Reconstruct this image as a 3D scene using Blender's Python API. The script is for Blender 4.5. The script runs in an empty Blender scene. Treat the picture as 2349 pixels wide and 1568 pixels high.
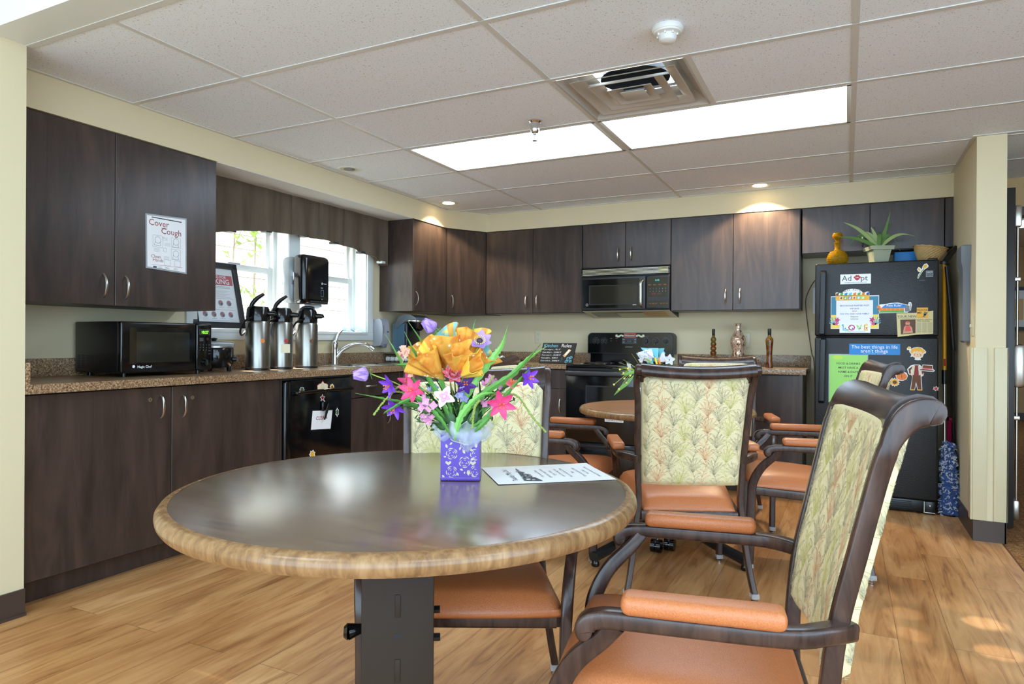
import bpy, bmesh, math, random
from mathutils import Vector as V, Matrix
random.seed(7)
SC = bpy.context.scene
COL = SC.collection
PI = math.pi

# ------------------------------------------------------------------ camera, world, sun, exposure
def setup_camera():
    f, yaw, roll = 1544.4, 0.4608, 0.00594
    R = V((math.cos(yaw), math.sin(yaw), 0)); F = V((-math.sin(yaw), math.cos(yaw), 0)); U = V((0, 0, 1))
    F = (F - U * 0.00092).normalized(); U = (U - F * U.dot(F)).normalized()
    X = R * math.cos(roll) + U * math.sin(roll); Y = U * math.cos(roll) - R * math.sin(roll); Z = -F
    cd = bpy.data.cameras.new('camera'); cam = bpy.data.objects.new('camera', cd); COL.objects.link(cam)
    M = Matrix(((X.x, Y.x, Z.x, 0), (X.y, Y.y, Z.y, 0), (X.z, Y.z, Z.z, 1.10), (0, 0, 0, 1)))
    cam.matrix_world = M
    cd.sensor_width = 36; cd.lens = 36 * f / 2349; cd.clip_start = 0.05
    SC.camera = cam
setup_camera()
SC.view_settings.view_transform = 'Standard'; SC.view_settings.look = 'None'
SC.view_settings.gamma = 1; SC.view_settings.use_curve_mapping = False
SC.view_settings.exposure = 0.46
W = bpy.data.worlds.new('world'); SC.world = W; W.use_nodes = True
W.node_tree.nodes['Background'].inputs[0].default_value = (0.60, 0.81, 1.0, 1)
W.node_tree.nodes['Background'].inputs[1].default_value = 4.1
def light(name, kind, loc, power, col=(1, 1, 1), rot=(0, 0, 0), **k):
    ld = bpy.data.lights.new(name, kind); ld.energy = power; ld.color = col
    for a, b in k.items(): setattr(ld, a, b)
    o = bpy.data.objects.new(name, ld); COL.objects.link(o); o.location = loc; o.rotation_euler = rot
    return o
light('sun', 'SUN', (-8, 0, 8), 38.0, (1, 0.97, 0.94), (0, math.radians(-28), 0), angle=0.05)
SC.cycles.max_bounces = 7; SC.cycles.diffuse_bounces = 4; SC.cycles.glossy_bounces = 3
SC.cycles.transmission_bounces = 5; SC.cycles.transparent_max_bounces = 8
SC.cycles.sample_clamp_indirect = 6; SC.cycles.caustics_reflective = False; SC.cycles.caustics_refractive = False
SC.cycles.use_denoising = True
PANEL_POWER = 7.0        # radiance of the fluorescent diffusers

# ------------------------------------------------------------------ materials
def lin(c):
    def g(x):
        x /= 255.0
        return x / 12.92 if x <= 0.04045 else ((x + 0.055) / 1.055) ** 2.4
    return (g(c[0]), g(c[1]), g(c[2]), 1)
MATS = {}
def base(name, c, rough=0.5, metal=0.0, **k):
    m = bpy.data.materials.new(name); m.use_nodes = True; MATS[name] = m
    b = m.node_tree.nodes['Principled BSDF']
    b.inputs['Base Color'].default_value = lin(c); b.inputs['Roughness'].default_value = rough
    b.inputs['Metallic'].default_value = metal
    for a, v in k.items(): b.inputs[a.replace('_', ' ')].default_value = v
    return m
def nodes(m): return m.node_tree.nodes, m.node_tree.links, m.node_tree.nodes['Principled BSDF']
def coords(m, scale=(1, 1, 1), rot=(0, 0, 0)):
    N, L, b = nodes(m)
    t = N.new('ShaderNodeTexCoord'); mp = N.new('ShaderNodeMapping'); L.new(t.outputs['Object'], mp.inputs['Vector'])
    mp.inputs['Scale'].default_value = scale; mp.inputs['Rotation'].default_value = rot
    return mp.outputs['Vector']
def noise(m, vec, scale=5, detail=4, rough=0.55, dist=0):
    N, L, b = nodes(m); n = N.new('ShaderNodeTexNoise'); L.new(vec, n.inputs['Vector'])
    n.inputs['Scale'].default_value = scale; n.inputs['Detail'].default_value = detail
    n.inputs['Roughness'].default_value = rough; n.inputs['Distortion'].default_value = dist
    return n.outputs['Fac']
def ramp(m, fac, stops):
    N, L, b = nodes(m); r = N.new('ShaderNodeValToRGB'); L.new(fac, r.inputs['Fac']); e = r.color_ramp.elements
    while len(e) < len(stops): e.new(0.5)
    for i, (p, c) in enumerate(stops): e[i].position = p; e[i].color = lin(c)
    return r.outputs['Color']
def mix(m, a, b_, fac=0.5, mode='MULTIPLY'):
    N, L, b = nodes(m); x = N.new('ShaderNodeMix'); x.data_type = 'RGBA'; x.blend_type = mode
    if isinstance(fac, (int, float)): x.inputs[0].default_value = fac
    else: L.new(fac, x.inputs[0])
    for s, i in ((a, 6), (b_, 7)):
        if isinstance(s, tuple): x.inputs[i].default_value = lin(s)
        else: L.new(s, x.inputs[i])
    return x.outputs[2]
def setc(m, col): N, L, b = nodes(m); L.new(col, b.inputs['Base Color'])
def bump(m, h, strength=0.2, dist=0.001):
    N, L, b = nodes(m); n = N.new('ShaderNodeBump'); L.new(h, n.inputs['Height'])
    n.inputs['Strength'].default_value = strength; n.inputs['Distance'].default_value = dist
    L.new(n.outputs['Normal'], b.inputs['Normal'])
def wood(name, cols, scale, rough=0.35, d=1.2, ns=1.0, spec=0.5):
    m = base(name, cols[1], rough); v = coords(m, scale)
    f = noise(m, v, ns, 6, 0.6, d); setc(m, ramp(m, f, [(0.3, cols[0]), (0.5, cols[1]), (0.7, cols[2])]))
    nodes(m)[2].inputs['Specular IOR Level'].default_value = spec
    return m
def glassy(name, c, alpha=0.3, rough=0.03):
    m = base(name, c, rough); b = nodes(m)[2]; b.inputs['Alpha'].default_value = alpha
    return m
def emit(name, c, s):
    m = base(name, c, 0.6); b = nodes(m)[2]
    b.inputs['Emission Color'].default_value = lin(c); b.inputs['Emission Strength'].default_value = s
    return m

base('wall_paint', (218, 204, 168), 0.75)
base('white_paint', (226, 230, 226), 0.45)
base('soffit_white', (222, 222, 218), 0.7)
base('vent_paint', (188, 184, 176), 0.6); base('grid_white', (214, 214, 210), 0.5)
base('rubber_base', (70, 55, 48), 0.4)
m = base('ceiling_tile', (238, 246, 255), 0.95); v = coords(m)
f1 = noise(m, v, 135, 2, 0.5, 0.6); f2 = noise(m, coords(m, (1, 0.55, 1)), 210, 2, 0.5, 0.4)
c = ramp(m, f1, [(0.0, (238, 246, 255)), (0.655, (238, 246, 255)), (0.69, (186, 180, 174))])
c2 = ramp(m, f2, [(0.0, (255, 255, 255)), (0.66, (255, 255, 255)), (0.70, (200, 194, 188))])
setc(m, mix(m, c, c2, 1.0)); bump(m, f1, 0.25, 0.002)
wood('cabinet_laminate', [(44, 36, 33), (62, 50, 45), (78, 62, 54)], (7, 7, 1.1), 0.30, 1.4, 1.3)
base('cabinet_edge', (38, 29, 26), 0.45)
base('cabinet_side_cream', (188, 176, 150), 0.5)
wood('chair_wood', [(40, 27, 24), (60, 42, 36), (78, 55, 46)], (14, 14, 3), 0.24, 1.0, 2.0)
m = base('counter_laminate', (150, 120, 90), 0.28); v = coords(m)
a = noise(m, v, 150, 3, 0.6, 0.3); b_ = noise(m, v, 320, 2, 0.5)
setc(m, mix(m, ramp(m, a, [(0.36, (84, 60, 44)), (0.44, (138, 108, 80)), (0.54, (164, 134, 102)), (0.64, (206, 182, 148))]),
            ramp(m, b_, [(0.3, (170, 160, 150)), (0.6, (255, 250, 245))]), 0.8))
m = base('table_laminate', (106, 84, 66), 0.24, 0.0, Coat_Weight=0.8, Coat_Roughness=0.2); v = coords(m, (1.2, 14, 1), (0, 0, 0.35))
f = noise(m, v, 2.2, 7, 0.65, 1.0); setc(m, ramp(m, f, [(0.28, (82, 63, 49)), (0.5, (104, 82, 64)), (0.72, (126, 102, 82))])); nodes(m)[2].inputs['Specular IOR Level'].default_value = 0.95
m = base('table_edge_wood', (140, 102, 62), 0.25); v = coords(m, (34, 34, 5), (0.35, 0.3, 0))
f = noise(m, v, 1.6, 5, 0.6, 0.3); setc(m, ramp(m, f, [(0.30, (112, 80, 50)), (0.5, (140, 104, 68)), (0.70, (162, 126, 86))]))
m = base('small_table_wood', (150, 104, 68), 0.3); v = coords(m, (2, 14, 1), (0, 0, 0.2))
f = noise(m, v, 2.0, 6, 0.6, 1.0); setc(m, ramp(m, f, [(0.3, (126, 84, 54)), (0.5, (150, 104, 70)), (0.7, (172, 126, 88))]))
m = base('floor_plank', (190, 140, 92), 0.34)
N, L, b = nodes(m); v = coords(m, (1, 1, 1), (0, 0, PI / 2))
br = N.new('ShaderNodeTexBrick'); L.new(v, br.inputs['Vector'])
br.offset = 0.37; br.offset_frequency = 2; br.inputs['Scale'].default_value = 1
br.inputs['Brick Width'].default_value = 1.22; br.inputs['Row Height'].default_value = 0.178
br.inputs['Mortar Size'].default_value = 0.0011; br.inputs['Mortar Smooth'].default_value = 0.2; br.inputs['Bias'].default_value = 0.0
br.inputs['Color1'].default_value = lin((228, 182, 130)); br.inputs['Color2'].default_value = lin((206, 156, 104)); br.inputs['Mortar'].default_value = lin((140, 104, 72))
# shift the grain from plank to plank with the brick's own random colour
g1 = N.new('ShaderNodeTexCoord'); mp = N.new('ShaderNodeMapping'); L.new(g1.outputs['Object'], mp.inputs['Vector']); mp.inputs['Scale'].default_value = (16, 1.5, 1)
vm = N.new('ShaderNodeVectorMath'); vm.operation = 'MULTIPLY_ADD'; L.new(br.outputs['Color'], vm.inputs[0]); vm.inputs[1].default_value = (40, 40, 40); L.new(mp.outputs['Vector'], vm.inputs[2])
f = noise(m, vm.outputs['Vector'], 1.0, 7, 0.62, 1.8)
f3 = noise(m, coords(m, (3.2, 0.9, 1)), 1.6, 3, 0.5, 0.8)
c = mix(m, br.outputs['Color'], ramp(m, f, [(0.26, (150, 112, 78)), (0.46, (236, 218, 196)), (0.62, (255, 250, 240))]), 0.85)
c = mix(m, c, ramp(m, f3, [(0.3, (205, 180, 150)), (0.6, (255, 255, 255))]), 0.7)
setc(m, c)
m = base('carpet', (150, 110, 70), 0.98); v = coords(m)
a = noise(m, v, 260, 3, 0.6); b2 = noise(m, v, 42, 3, 0.6, 0.5)
setc(m, mix(m, ramp(m, a, [(0.36, (104, 72, 44)), (0.5, (168, 124, 78)), (0.64, (206, 168, 112))]), ramp(m, b2, [(0.42, (190, 150, 120)), (0.56, (255, 240, 205))]), 0.8))
m = base('fabric_ground', (232, 218, 174), 0.85)
a = noise(m, coords(m, (900, 900, 60)), 1, 2, 0.5); setc(m, ramp(m, a, [(0.3, (224, 209, 162)), (0.7, (238, 226, 184))]))
base('print_grey', (170, 164, 136), 0.9); base('print_olive', (200, 198, 116), 0.9); base('print_rust', (216, 158, 118), 0.9)
m = base('vinyl_tan', (190, 112, 66), 0.36); a = noise(m, coords(m, (1, 1, 1)), 330, 2, 0.5, 0.3); bump(m, a, 0.45, 0.0015)
setc(m, ramp(m, a, [(0.3, (180, 104, 58)), (0.7, (196, 120, 72))]))
base('black_gloss', (9, 10, 12), 0.12); base('black_plastic', (16, 16, 18), 0.3); base('black_satin', (24, 25, 28), 0.42)
base('dark_grey', (52, 54, 58), 0.4); base('mid_grey', (120, 122, 126), 0.45)
m = base('fridge_black', (17, 17, 18), 0.36); a = noise(m, coords(m), 170, 3, 0.6, 0.4); bump(m, a, 0.8, 0.002)
base('fridge_side', (22, 21, 21), 0.5)
base('column_brown', (48, 37, 28), 0.6, 0.0, Specular_IOR_Level=0.25)
base('chrome', (215, 218, 222), 0.1, 1.0); base('nickel', (190, 184, 174), 0.3, 1.0)
m = base('stainless', (176, 174, 168), 0.28, 1.0); a = noise(m, coords(m, (2, 2, 300)), 3, 2); bump(m, a, 0.12, 0.0005)
m = base('stainless_drum', (146, 143, 136), 0.27, 1.0); a = noise(m, coords(m, (300, 300, 2)), 3, 2); bump(m, a, 0.12, 0.0005)
base('window_glass_dark', (14, 15, 15), 0.06); base('oven_glass', (12, 12, 14), 0.05)
m = base('mw_window', (40, 38, 32), 0.08)
base('white_plastic', (226, 226, 222), 0.4); base('grey_plastic', (168, 170, 178), 0.35); base('slate_plastic', (112, 118, 124), 0.45)
base('ivory_plastic', (214, 206, 176), 0.4)
base('guard_beige', (210, 198, 162), 0.4)
base('paper', (238, 238, 238), 0.6); base('paper_ink', (60, 62, 70), 0.7); base('paper_grey', (150, 152, 156), 0.7)
m = base('valance_cloth', (92, 79, 64), 0.9); a = noise(m, coords(m, (1, 6, 1)), 3, 3); setc(m, ramp(m, a, [(0.3, (84, 72, 58)), (0.7, (102, 88, 72))]))
glassy('clear_glass', (235, 242, 245), 0.07, 0.0)
glassy('blue_tank', (120, 160, 186), 0.5, 0.05); glassy('smoke_plastic', (150, 158, 164), 0.72, 0.06)
glassy('clear_plastic', (220, 226, 232), 0.35, 0.1)
glassy('organza', (226, 234, 236), 0.30, 0.45)
for n, c, r in [('red', (190, 40, 52), .5), ('dark_red', (140, 30, 36), .5), ('orange', (236, 128, 40), .5), ('amber_y', (240, 178, 44), .5),
                ('sky', (112, 190, 214), .5), ('blue', (34, 132, 206), .5), ('deep_blue', (20, 66, 150), .45), ('teal', (52, 128, 158), .5),
                ('lime', (158, 220, 110), .5), ('lime2', (190, 225, 80), .5), ('green', (84, 170, 70), .5), ('dark_green', (52, 92, 40), .55), ('yellow', (246, 214, 70), .5),
                ('white', (242, 242, 242), .5), ('black', (16, 16, 18), .5), ('brown', (110, 66, 36), .6), ('tan', (226, 190, 130), .6),
                ('magenta', (196, 40, 120), .5), ('skin_print', (250, 212, 172), .6), ('straw', (246, 186, 66), .6), ('newsprint', (220, 206, 150), .7),
                ('news_photo', (98, 66, 50), .6), ('coral', (224, 92, 84), .6), ('cream', (232, 222, 188), .6), ('grey_print', (128, 132, 138), .6),
                ('beige_skin', (206, 160, 126), .6), ('pink_plastic', (196, 30, 84), .35), ('mop_blue', (66, 96, 156), .9), ('mop_white', (196, 204, 220), .9),
                ('yellow_pole', (240, 172, 10), .3), ('siding', (232, 226, 222), .7), ('bark', (112, 100, 84), .9), ('leaf_out', (126, 160, 66), .6),
                ('pot_green', (164, 168, 140), .7), ('plant_leaf', (92, 128, 62), .45), ('plant_pale', (150, 168, 104), .5), ('wicker', (196, 160, 104), .7),
                ('wicker_dark', (150, 112, 64), .8), ('vase_purple', (88, 60, 160), .35), ('vase_inside', (196, 184, 158), .7), ('petal_purple', (120, 56, 190), .5), ('petal_violet', (82, 34, 130), .5),
                ('petal_lilac', (178, 142, 212), .5), ('petal_pink', (226, 154, 196), .5), ('petal_pale', (238, 196, 214), .5), ('petal_hot', (222, 66, 120), .5), ('petal_coral', (232, 112, 124), .5),
                ('petal_peach', (232, 178, 160), .5), ('petal_blue', (170, 168, 222), .5), ('flower_eye', (60, 40, 60), .5), ('stamen', (246, 226, 120), .5),
                ('blade', (92, 150, 66), .42), ('blade_light', (124, 186, 90), .4), ('blade_dark', (44, 84, 34), .5), ('stem_yellow', (156, 176, 70), .5), ('catkin', (150, 164, 82), .7),
                ('cord_brown', (120, 84, 66), .5), ('aqua_paper', (120, 196, 208), .5), ('print_paper', (226, 226, 232), .6), ('door_dark', (40, 36, 34), .4), ('hall_wall', (196, 166, 120), .8),
                ('blue_mask', (170, 212, 226), .8), ('ground_out', (150, 160, 110), .9)]:
    base(n, c, r)
m = base('orange_cloth', (232, 168, 62), 0.55); v = coords(m)
N, L, b = nodes(m); vo = N.new('ShaderNodeTexVoronoi'); L.new(v, vo.inputs['Vector']); vo.inputs['Scale'].default_value = 44
a = noise(m, v, 26, 2, 0.5, 0.5)
c = mix(m, ramp(m, a, [(0.42, (218, 132, 44)), (0.6, (238, 178, 74))]), (246, 232, 205), ramp(m, vo.outputs['Distance'], [(0.0, (255, 255, 255)), (0.16, (255, 255, 255)), (0.2, (0, 0, 0))]), 'MIX')
setc(m, c)
m = base('yellow_cloth', (244, 200, 74), 0.55)
m = base('aqua_cloth', (142, 196, 190), 0.55); a = noise(m, coords(m), 40, 2, 0.5); setc(m, ramp(m, a, [(0.5, (132, 190, 186)), (0.6, (236, 212, 110))]))
m = base('floral_paper', (226, 226, 232), 0.6); a = noise(m, coords(m), 90, 2, 0.5); setc(m, ramp(m, a, [(0.3, (210, 110, 120)), (0.4, (232, 232, 236)), (0.6, (232, 232, 236)), (0.66, (90, 160, 190))]))
m = base('amber_glass', (196, 142, 22), 0.12); nodes(m)[2].inputs['Transmission Weight'].default_value = 0.55; m.node_tree.nodes['Principled BSDF'].inputs['IOR'].default_value = 1.2
m = base('swirl_glass', (190, 150, 116), 0.1); a = noise(m, coords(m, (60, 60, 26)), 1, 2, 0.5, 1.2)
setc(m, ramp(m, a, [(0.36, (84, 52, 32)), (0.46, (190, 150, 116)), (0.6, (226, 206, 186)), (0.7, (120, 80, 50))])); nodes(m)[2].inputs['Metallic'].default_value = 0.35
m = base('oil_amber', (104, 50, 16), 0.08); a = noise(m, coords(m, (1, 1, 1)), 26, 2, 0.5, 1.0); setc(m, ramp(m, a, [(0.35, (66, 24, 10)), (0.5, (124, 60, 20)), (0.65, (84, 96, 30))]))
m = base('oil_red', (120, 42, 12), 0.08)
emit('panel_glow', (206, 232, 255), PANEL_POWER)
emit('bulb_glow', (255, 228, 180), 14)
emit('green_digits', (120, 255, 40), 2.2); emit('teal_digits', (60, 190, 170), 0.7)

# ------------------------------------------------------------------ mesh builder
class MB:
    def __init__(s): s.v = []; s.f = []; s.m = []; s.mats = []; s.M = None
    def mi(s, mat):
        if mat not in s.mats: s.mats.append(mat)
        return s.mats.index(mat)
    def add(s, vs, fs, mat):
        o = len(s.v); i = s.mi(mat)
        for p in vs:
            p = V(p)
            s.v.append(s.M @ p if s.M else p)
        for f in fs: s.f.append([o + a for a in f]); s.m.append(i)
        return s
    def box(s, a, b, mat, bev=0.0, seg=2):
        x0, x1 = sorted((a[0], b[0])); y0, y1 = sorted((a[1], b[1])); z0, z1 = sorted((a[2], b[2]))
        vs = [(x, y, z) for z in (z0, z1) for y in (y0, y1) for x in (x0, x1)]
        fs = [(0, 2, 3, 1), (4, 5, 7, 6), (0, 1, 5, 4), (2, 6, 7, 3), (0, 4, 6, 2), (1, 3, 7, 5)]
        if bev <= 0: return s.add(vs, fs, mat)
        bm = bmesh.new(); bv = [bm.verts.new(p) for p in vs]
        for f in fs: bm.faces.new([bv[i] for i in f])
        bev = min(bev, 0.49 * min(x1 - x0, y1 - y0, z1 - z0))
        bmesh.ops.bevel(bm, geom=bm.edges[:], offset=bev, segments=seg, profile=0.5, affect='EDGES')
        s.bm(bm, mat); return s
    def bm(s, bm, mat):
        bm.verts.index_update()
        s.add([v.co for v in bm.verts], [[v.index for v in f.verts] for f in bm.faces], mat); bm.free()
    def rings(s, rs, mat, closed=True, caps=True):
        n = len(rs[0]); vs = [p for r in rs for p in r]; fs = []
        for i in range(len(rs) - 1):
            for j in range(n if closed else n - 1):
                k = (j + 1) % n; fs.append((i * n + j, i * n + k, (i + 1) * n + k, (i + 1) * n + j))
        if caps and closed:
            fs.append(tuple(range(n))[::-1]); fs.append(tuple((len(rs) - 1) * n + j for j in range(n)))
        return s.add(vs, fs, mat)
    def lathe(s, prof, mat, c=(0, 0, 0), n=24, caps=True, sq=None):
        rs = []
        for r, z in prof:
            rs.append([(c[0] + r * math.cos(2 * PI * j / n), c[1] + r * math.sin(2 * PI * j / n) * (sq or 1), c[2] + z) for j in range(n)])
        return s.rings(rs, mat, True, caps)
    def cyl(s, p0, p1, r0, mat, r1=None, n=16, caps=True):
        return s.tube([p0, p1], [r0, r0 if r1 is None else r1], mat, n, caps)
    def tube(s, pts, rad, mat, n=8, caps=True):
        pts = [V(p) for p in pts]
        if not isinstance(rad, (list, tuple)): rad = [rad] * len(pts)
        rs = []; ref = None
        for i, p in enumerate(pts):
            t = (pts[min(i + 1, len(pts) - 1)] - pts[max(i - 1, 0)]).normalized()
            if ref is None: ref = t.orthogonal().normalized()
            ref = (ref - t * ref.dot(t)); ref = ref.normalized() if ref.length > 1e-6 else t.orthogonal().normalized()
            q = t.cross(ref)
            rs.append([p + (ref * math.cos(2 * PI * j / n) + q * math.sin(2 * PI * j / n)) * rad[i] for j in range(n)])
        return s.rings(rs, mat, True, caps)
    def sweep(s, pts, wh, mat, side=(1, 0, 0), rnd=0.3, caps=True):
        """rounded rectangle swept on a path: w along side, h across it"""
        pts = [V(p) for p in pts]; side = V(side).normalized(); rs = []
        for i, p in enumerate(pts):
            w, h = wh[i] if isinstance(wh, list) else wh
            t = (pts[min(i + 1, len(pts) - 1)] - pts[max(i - 1, 0)]).normalized()
            a = (side - t * side.dot(t)).normalized(); q = t.cross(a)
            r = rnd * min(w, h); ring = []
            for cx, cy, a0 in ((1, 1, 0), (-1, 1, 90), (-1, -1, 180), (1, -1, 270)):
                for k in range(4):
                    an = math.radians(a0 + k * 30)
                    ring.append(p + a * (cx * (w / 2 - r) + r * math.cos(an)) + q * (cy * (h / 2 - r) + r * math.sin(an)))
            rs.append(ring)
        return s.rings(rs, mat, True, caps)
    def prism(s, pts, O, U, Vv, t, mat, mat_side=None):
        """polygon pts (u,v) in plane O,U,V extruded by t along U x V"""
        O, U, Vv = V(O), V(U), V(Vv); Nn = U.cross(Vv).normalized(); n = len(pts)
        a = [O + U * p[0] + Vv * p[1] for p in pts]; b = [p + Nn * t for p in a]
        s.add(a, [tuple(range(n))[::-1]], mat); s.add(b, [tuple(range(n))], mat)
        s.add(a + b, [(i, (i + 1) % n, n + (i + 1) % n, n + i) for i in range(n)], mat_side or mat)
        return s
    def grid(s, fn, nu, nv, mat, t=0.0):
        P = [[V(fn(i / nu, j / nv)) for j in range(nv + 1)] for i in range(nu + 1)]
        w = nv + 1; vs = [p for r in P for p in r]
        fs = [(i * w + j, (i + 1) * w + j, (i + 1) * w + j + 1, i * w + j + 1) for i in range(nu) for j in range(nv)]
        if t <= 0: return s.add(vs, fs, mat)
        Nn = []
        for i in range(nu + 1):
            for j in range(nv + 1):
                du = P[min(i + 1, nu)][j] - P[max(i - 1, 0)][j]; dv = P[i][min(j + 1, nv)] - P[i][max(j - 1, 0)]
                k = du.cross(dv); Nn.append(k.normalized() if k.length > 1e-12 else V((0, 0, 1)))
        o = len(vs); vs2 = vs + [p - Nn[i] * t for i, p in enumerate(vs)]
        fs2 = fs + [tuple(o + a for a in f[::-1]) for f in fs]
        bd = [i * w for i in range(nu + 1)] + [nu * w + j for j in range(1, nv + 1)] + [i * w + nv for i in range(nu - 1, -1, -1)] + [j for j in range(nv - 1, 0, -1)]
        for k in range(len(bd)):
            a, b = bd[k], bd[(k + 1) % len(bd)]; fs2.append((b, a, o + a, o + b))
        return s.add(vs2, fs2, mat)
    def ball(s, c, r, mat, n=10, sc=(1, 1, 1)):
        k = max(4, n // 2)
        rs = [[(c[0] + r * sc[0] * math.sin(PI * i / k) * math.cos(2 * PI * j / n), c[1] + r * sc[1] * math.sin(PI * i / k) * math.sin(2 * PI * j / n), c[2] - r * sc[2] * math.cos(PI * i / k)) for j in range(n)] for i in range(k + 1)]
        rs[0] = [(p[0], p[1], p[2]) for p in rs[0]]
        return s.rings(rs, mat, True, False)
    def text(s, body, O, U, Vv, size, mat, align='CENTER', sx=1.0, bold=0.0, shear=0.0):
        cu = bpy.data.curves.new('txt', 'FONT'); cu.body = body; cu.size = size; cu.align_x = align; cu.resolution_u = 2
        cu.offset = min(bold, .012) * size; cu.shear = shear
        ob = bpy.data.objects.new('txt', cu); me = bpy.data.meshes.new_from_object(ob)
        O, U, Vv = V(O), V(U), V(Vv)
        s.add([O + U * (v.co.x * sx) + Vv * v.co.y for v in me.vertices], [list(p.vertices) for p in me.polygons], mat)
        bpy.data.objects.remove(ob); bpy.data.curves.remove(cu); bpy.data.meshes.remove(me)
        return s
    def ob(s, name, parent=None, smooth=0.6, loc=None, rotz=0):
        me = bpy.data.meshes.new(name)
        me.from_pydata([tuple(v) for v in s.v], [], s.f)
        for mt in s.mats: me.materials.append(MATS[mt])
        me.polygons.foreach_set('material_index', s.m)
        me.update()
        bm = bmesh.new(); bm.from_mesh(me); bmesh.ops.recalc_face_normals(bm, faces=bm.faces) if False else None; bm.free()
        if smooth:
            me.shade_smooth(); me.set_sharp_from_angle(angle=smooth)
        o = bpy.data.objects.new(name, me); COL.objects.link(o)
        if parent: o.parent = parent
        if loc: o.location = loc
        if rotz: o.rotation_euler = (0, 0, rotz)
        return o
class Sheet:
    """flat printed thing: base plate on plane O,U,V, print layers above it"""
    def __init__(s, mb, O, U, Vv, step=0.0003):
        s.mb = mb; s.O = V(O); s.U = V(U).normalized(); s.V = V(Vv).normalized(); s.N = s.U.cross(s.V); s.step = step; s.t = 0
    def P(s, u, v, l): return s.O + s.U * u + s.V * v + s.N * (s.t + l * s.step)
    def plate(s, pts, mat, t=0.001):
        s.t = t; s.mb.prism(pts, s.O, s.U, s.V, t, mat)
    def rplate(s, u0, v0, u1, v1, mat, t=0.001): s.plate([(u0, v0), (u1, v0), (u1, v1), (u0, v1)], mat, t)
    def poly(s, pts, mat, l=1): s.mb.add([s.P(u, v, l) for u, v in pts], [tuple(range(len(pts)))], mat)
    def rect(s, u0, v0, u1, v1, mat, l=1): s.poly([(u0, v0), (u1, v0), (u1, v1), (u0, v1)], mat, l)
    def circ(s, u, v, r, mat, l=1, sy=1.0, n=14): s.poly([(u + r * math.cos(2 * PI * k / n), v + r * sy * math.sin(2 * PI * k / n)) for k in range(n)], mat, l)
    def text(s, b, u, v, size, mat, l=2, align='CENTER', **k): s.mb.text(b, s.P(u, v, l), s.U, s.V, size, mat, align, **k)
    def line(s, a, b, w, mat, l=1):
        d = V((b[0] - a[0], b[1] - a[1])); n = V((-d.y, d.x)).normalized() * w / 2
        s.poly([(a[0] - n.x, a[1] - n.y), (b[0] - n.x, b[1] - n.y), (b[0] + n.x, b[1] + n.y), (a[0] + n.x, a[1] + n.y)], mat, l)
    def path(s, pts, w, mat, l=1):
        for a, b in zip(pts, pts[1:]): s.line(a, b, w, mat, l)
def tag(o, label=None, cat=None, group=None, kind=None):
    if label: o['label'] = label
    if cat: o['category'] = cat
    if group: o['group'] = group
    if kind: o['kind'] = kind
    return o
def thing(name, label, cat, loc=(0, 0, 0), rotz=0, group=None):
    o = bpy.data.objects.new(name, None); COL.objects.link(o); o.location = loc; o.rotation_euler = (0, 0, rotz); o.empty_display_size = 0.05
    return tag(o, label, cat, group)
def struct(name, mb, parent=None, smooth=0.6):
    o = mb.ob(name, parent, smooth)
    if not parent: o['kind'] = 'structure'
    return o
def kids(o): return [c for c in bpy.data.objects if c.parent == o]
def copy_tree(o, parent=None):
    c = o.copy(); COL.objects.link(c); c.parent = parent
    for k in kids(o): copy_tree(k, c)
    return c
def lerp(a, b, t): return a + (b - a) * t
def spl(pts, n=6):
    """Catmull-Rom through the points"""
    pts = [V(p) for p in pts]; q = [pts[0] * 2 - pts[1]] + pts + [pts[-1] * 2 - pts[-2]]; out = []
    for i in range(1, len(q) - 2):
        for k in range(n):
            t = k / n; a, b, c, d = q[i - 1], q[i], q[i + 1], q[i + 2]
            out.append(0.5 * ((2 * b) + (c - a) * t + (2 * a - 5 * b + 4 * c - d) * t * t + (3 * b - a - 3 * c + d) * t ** 3))
    out.append(pts[-1]); return out
def wpos(o):
    p = V((0, 0, 0))
    while o: p += V(o.location); o = o.parent
    return p
def wob(name, mb, parent=None, smooth=0.6):
    """mesh given in world coordinates; origin goes to its base centre"""
    vs = mb.v; lo = V((min(v.x for v in vs), min(v.y for v in vs), min(v.z for v in vs))); hi = V((max(v.x for v in vs), max(v.y for v in vs), max(v.z for v in vs)))
    c = V(((lo.x + hi.x) / 2, (lo.y + hi.y) / 2, lo.z)); mb.v = [v - c for v in vs]
    o = mb.ob(name, parent, smooth); o.location = c - (wpos(parent) if parent else V((0, 0, 0)))
    return o
def one(name, mb, label, cat, group=None, smooth=0.6): return tag(wob(name, mb, None, smooth), label, cat, group)
def sboxes(name, boxes, mat, bev=0.0):
    mb = MB()
    for a, b in boxes: mb.box(a, b, mat, bev)
    return struct(name, mb)

CE = 2.266; LW = -3.52; BW = 5.75; SX = -3.18; SY = 5.44; SB = 2.103
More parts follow.
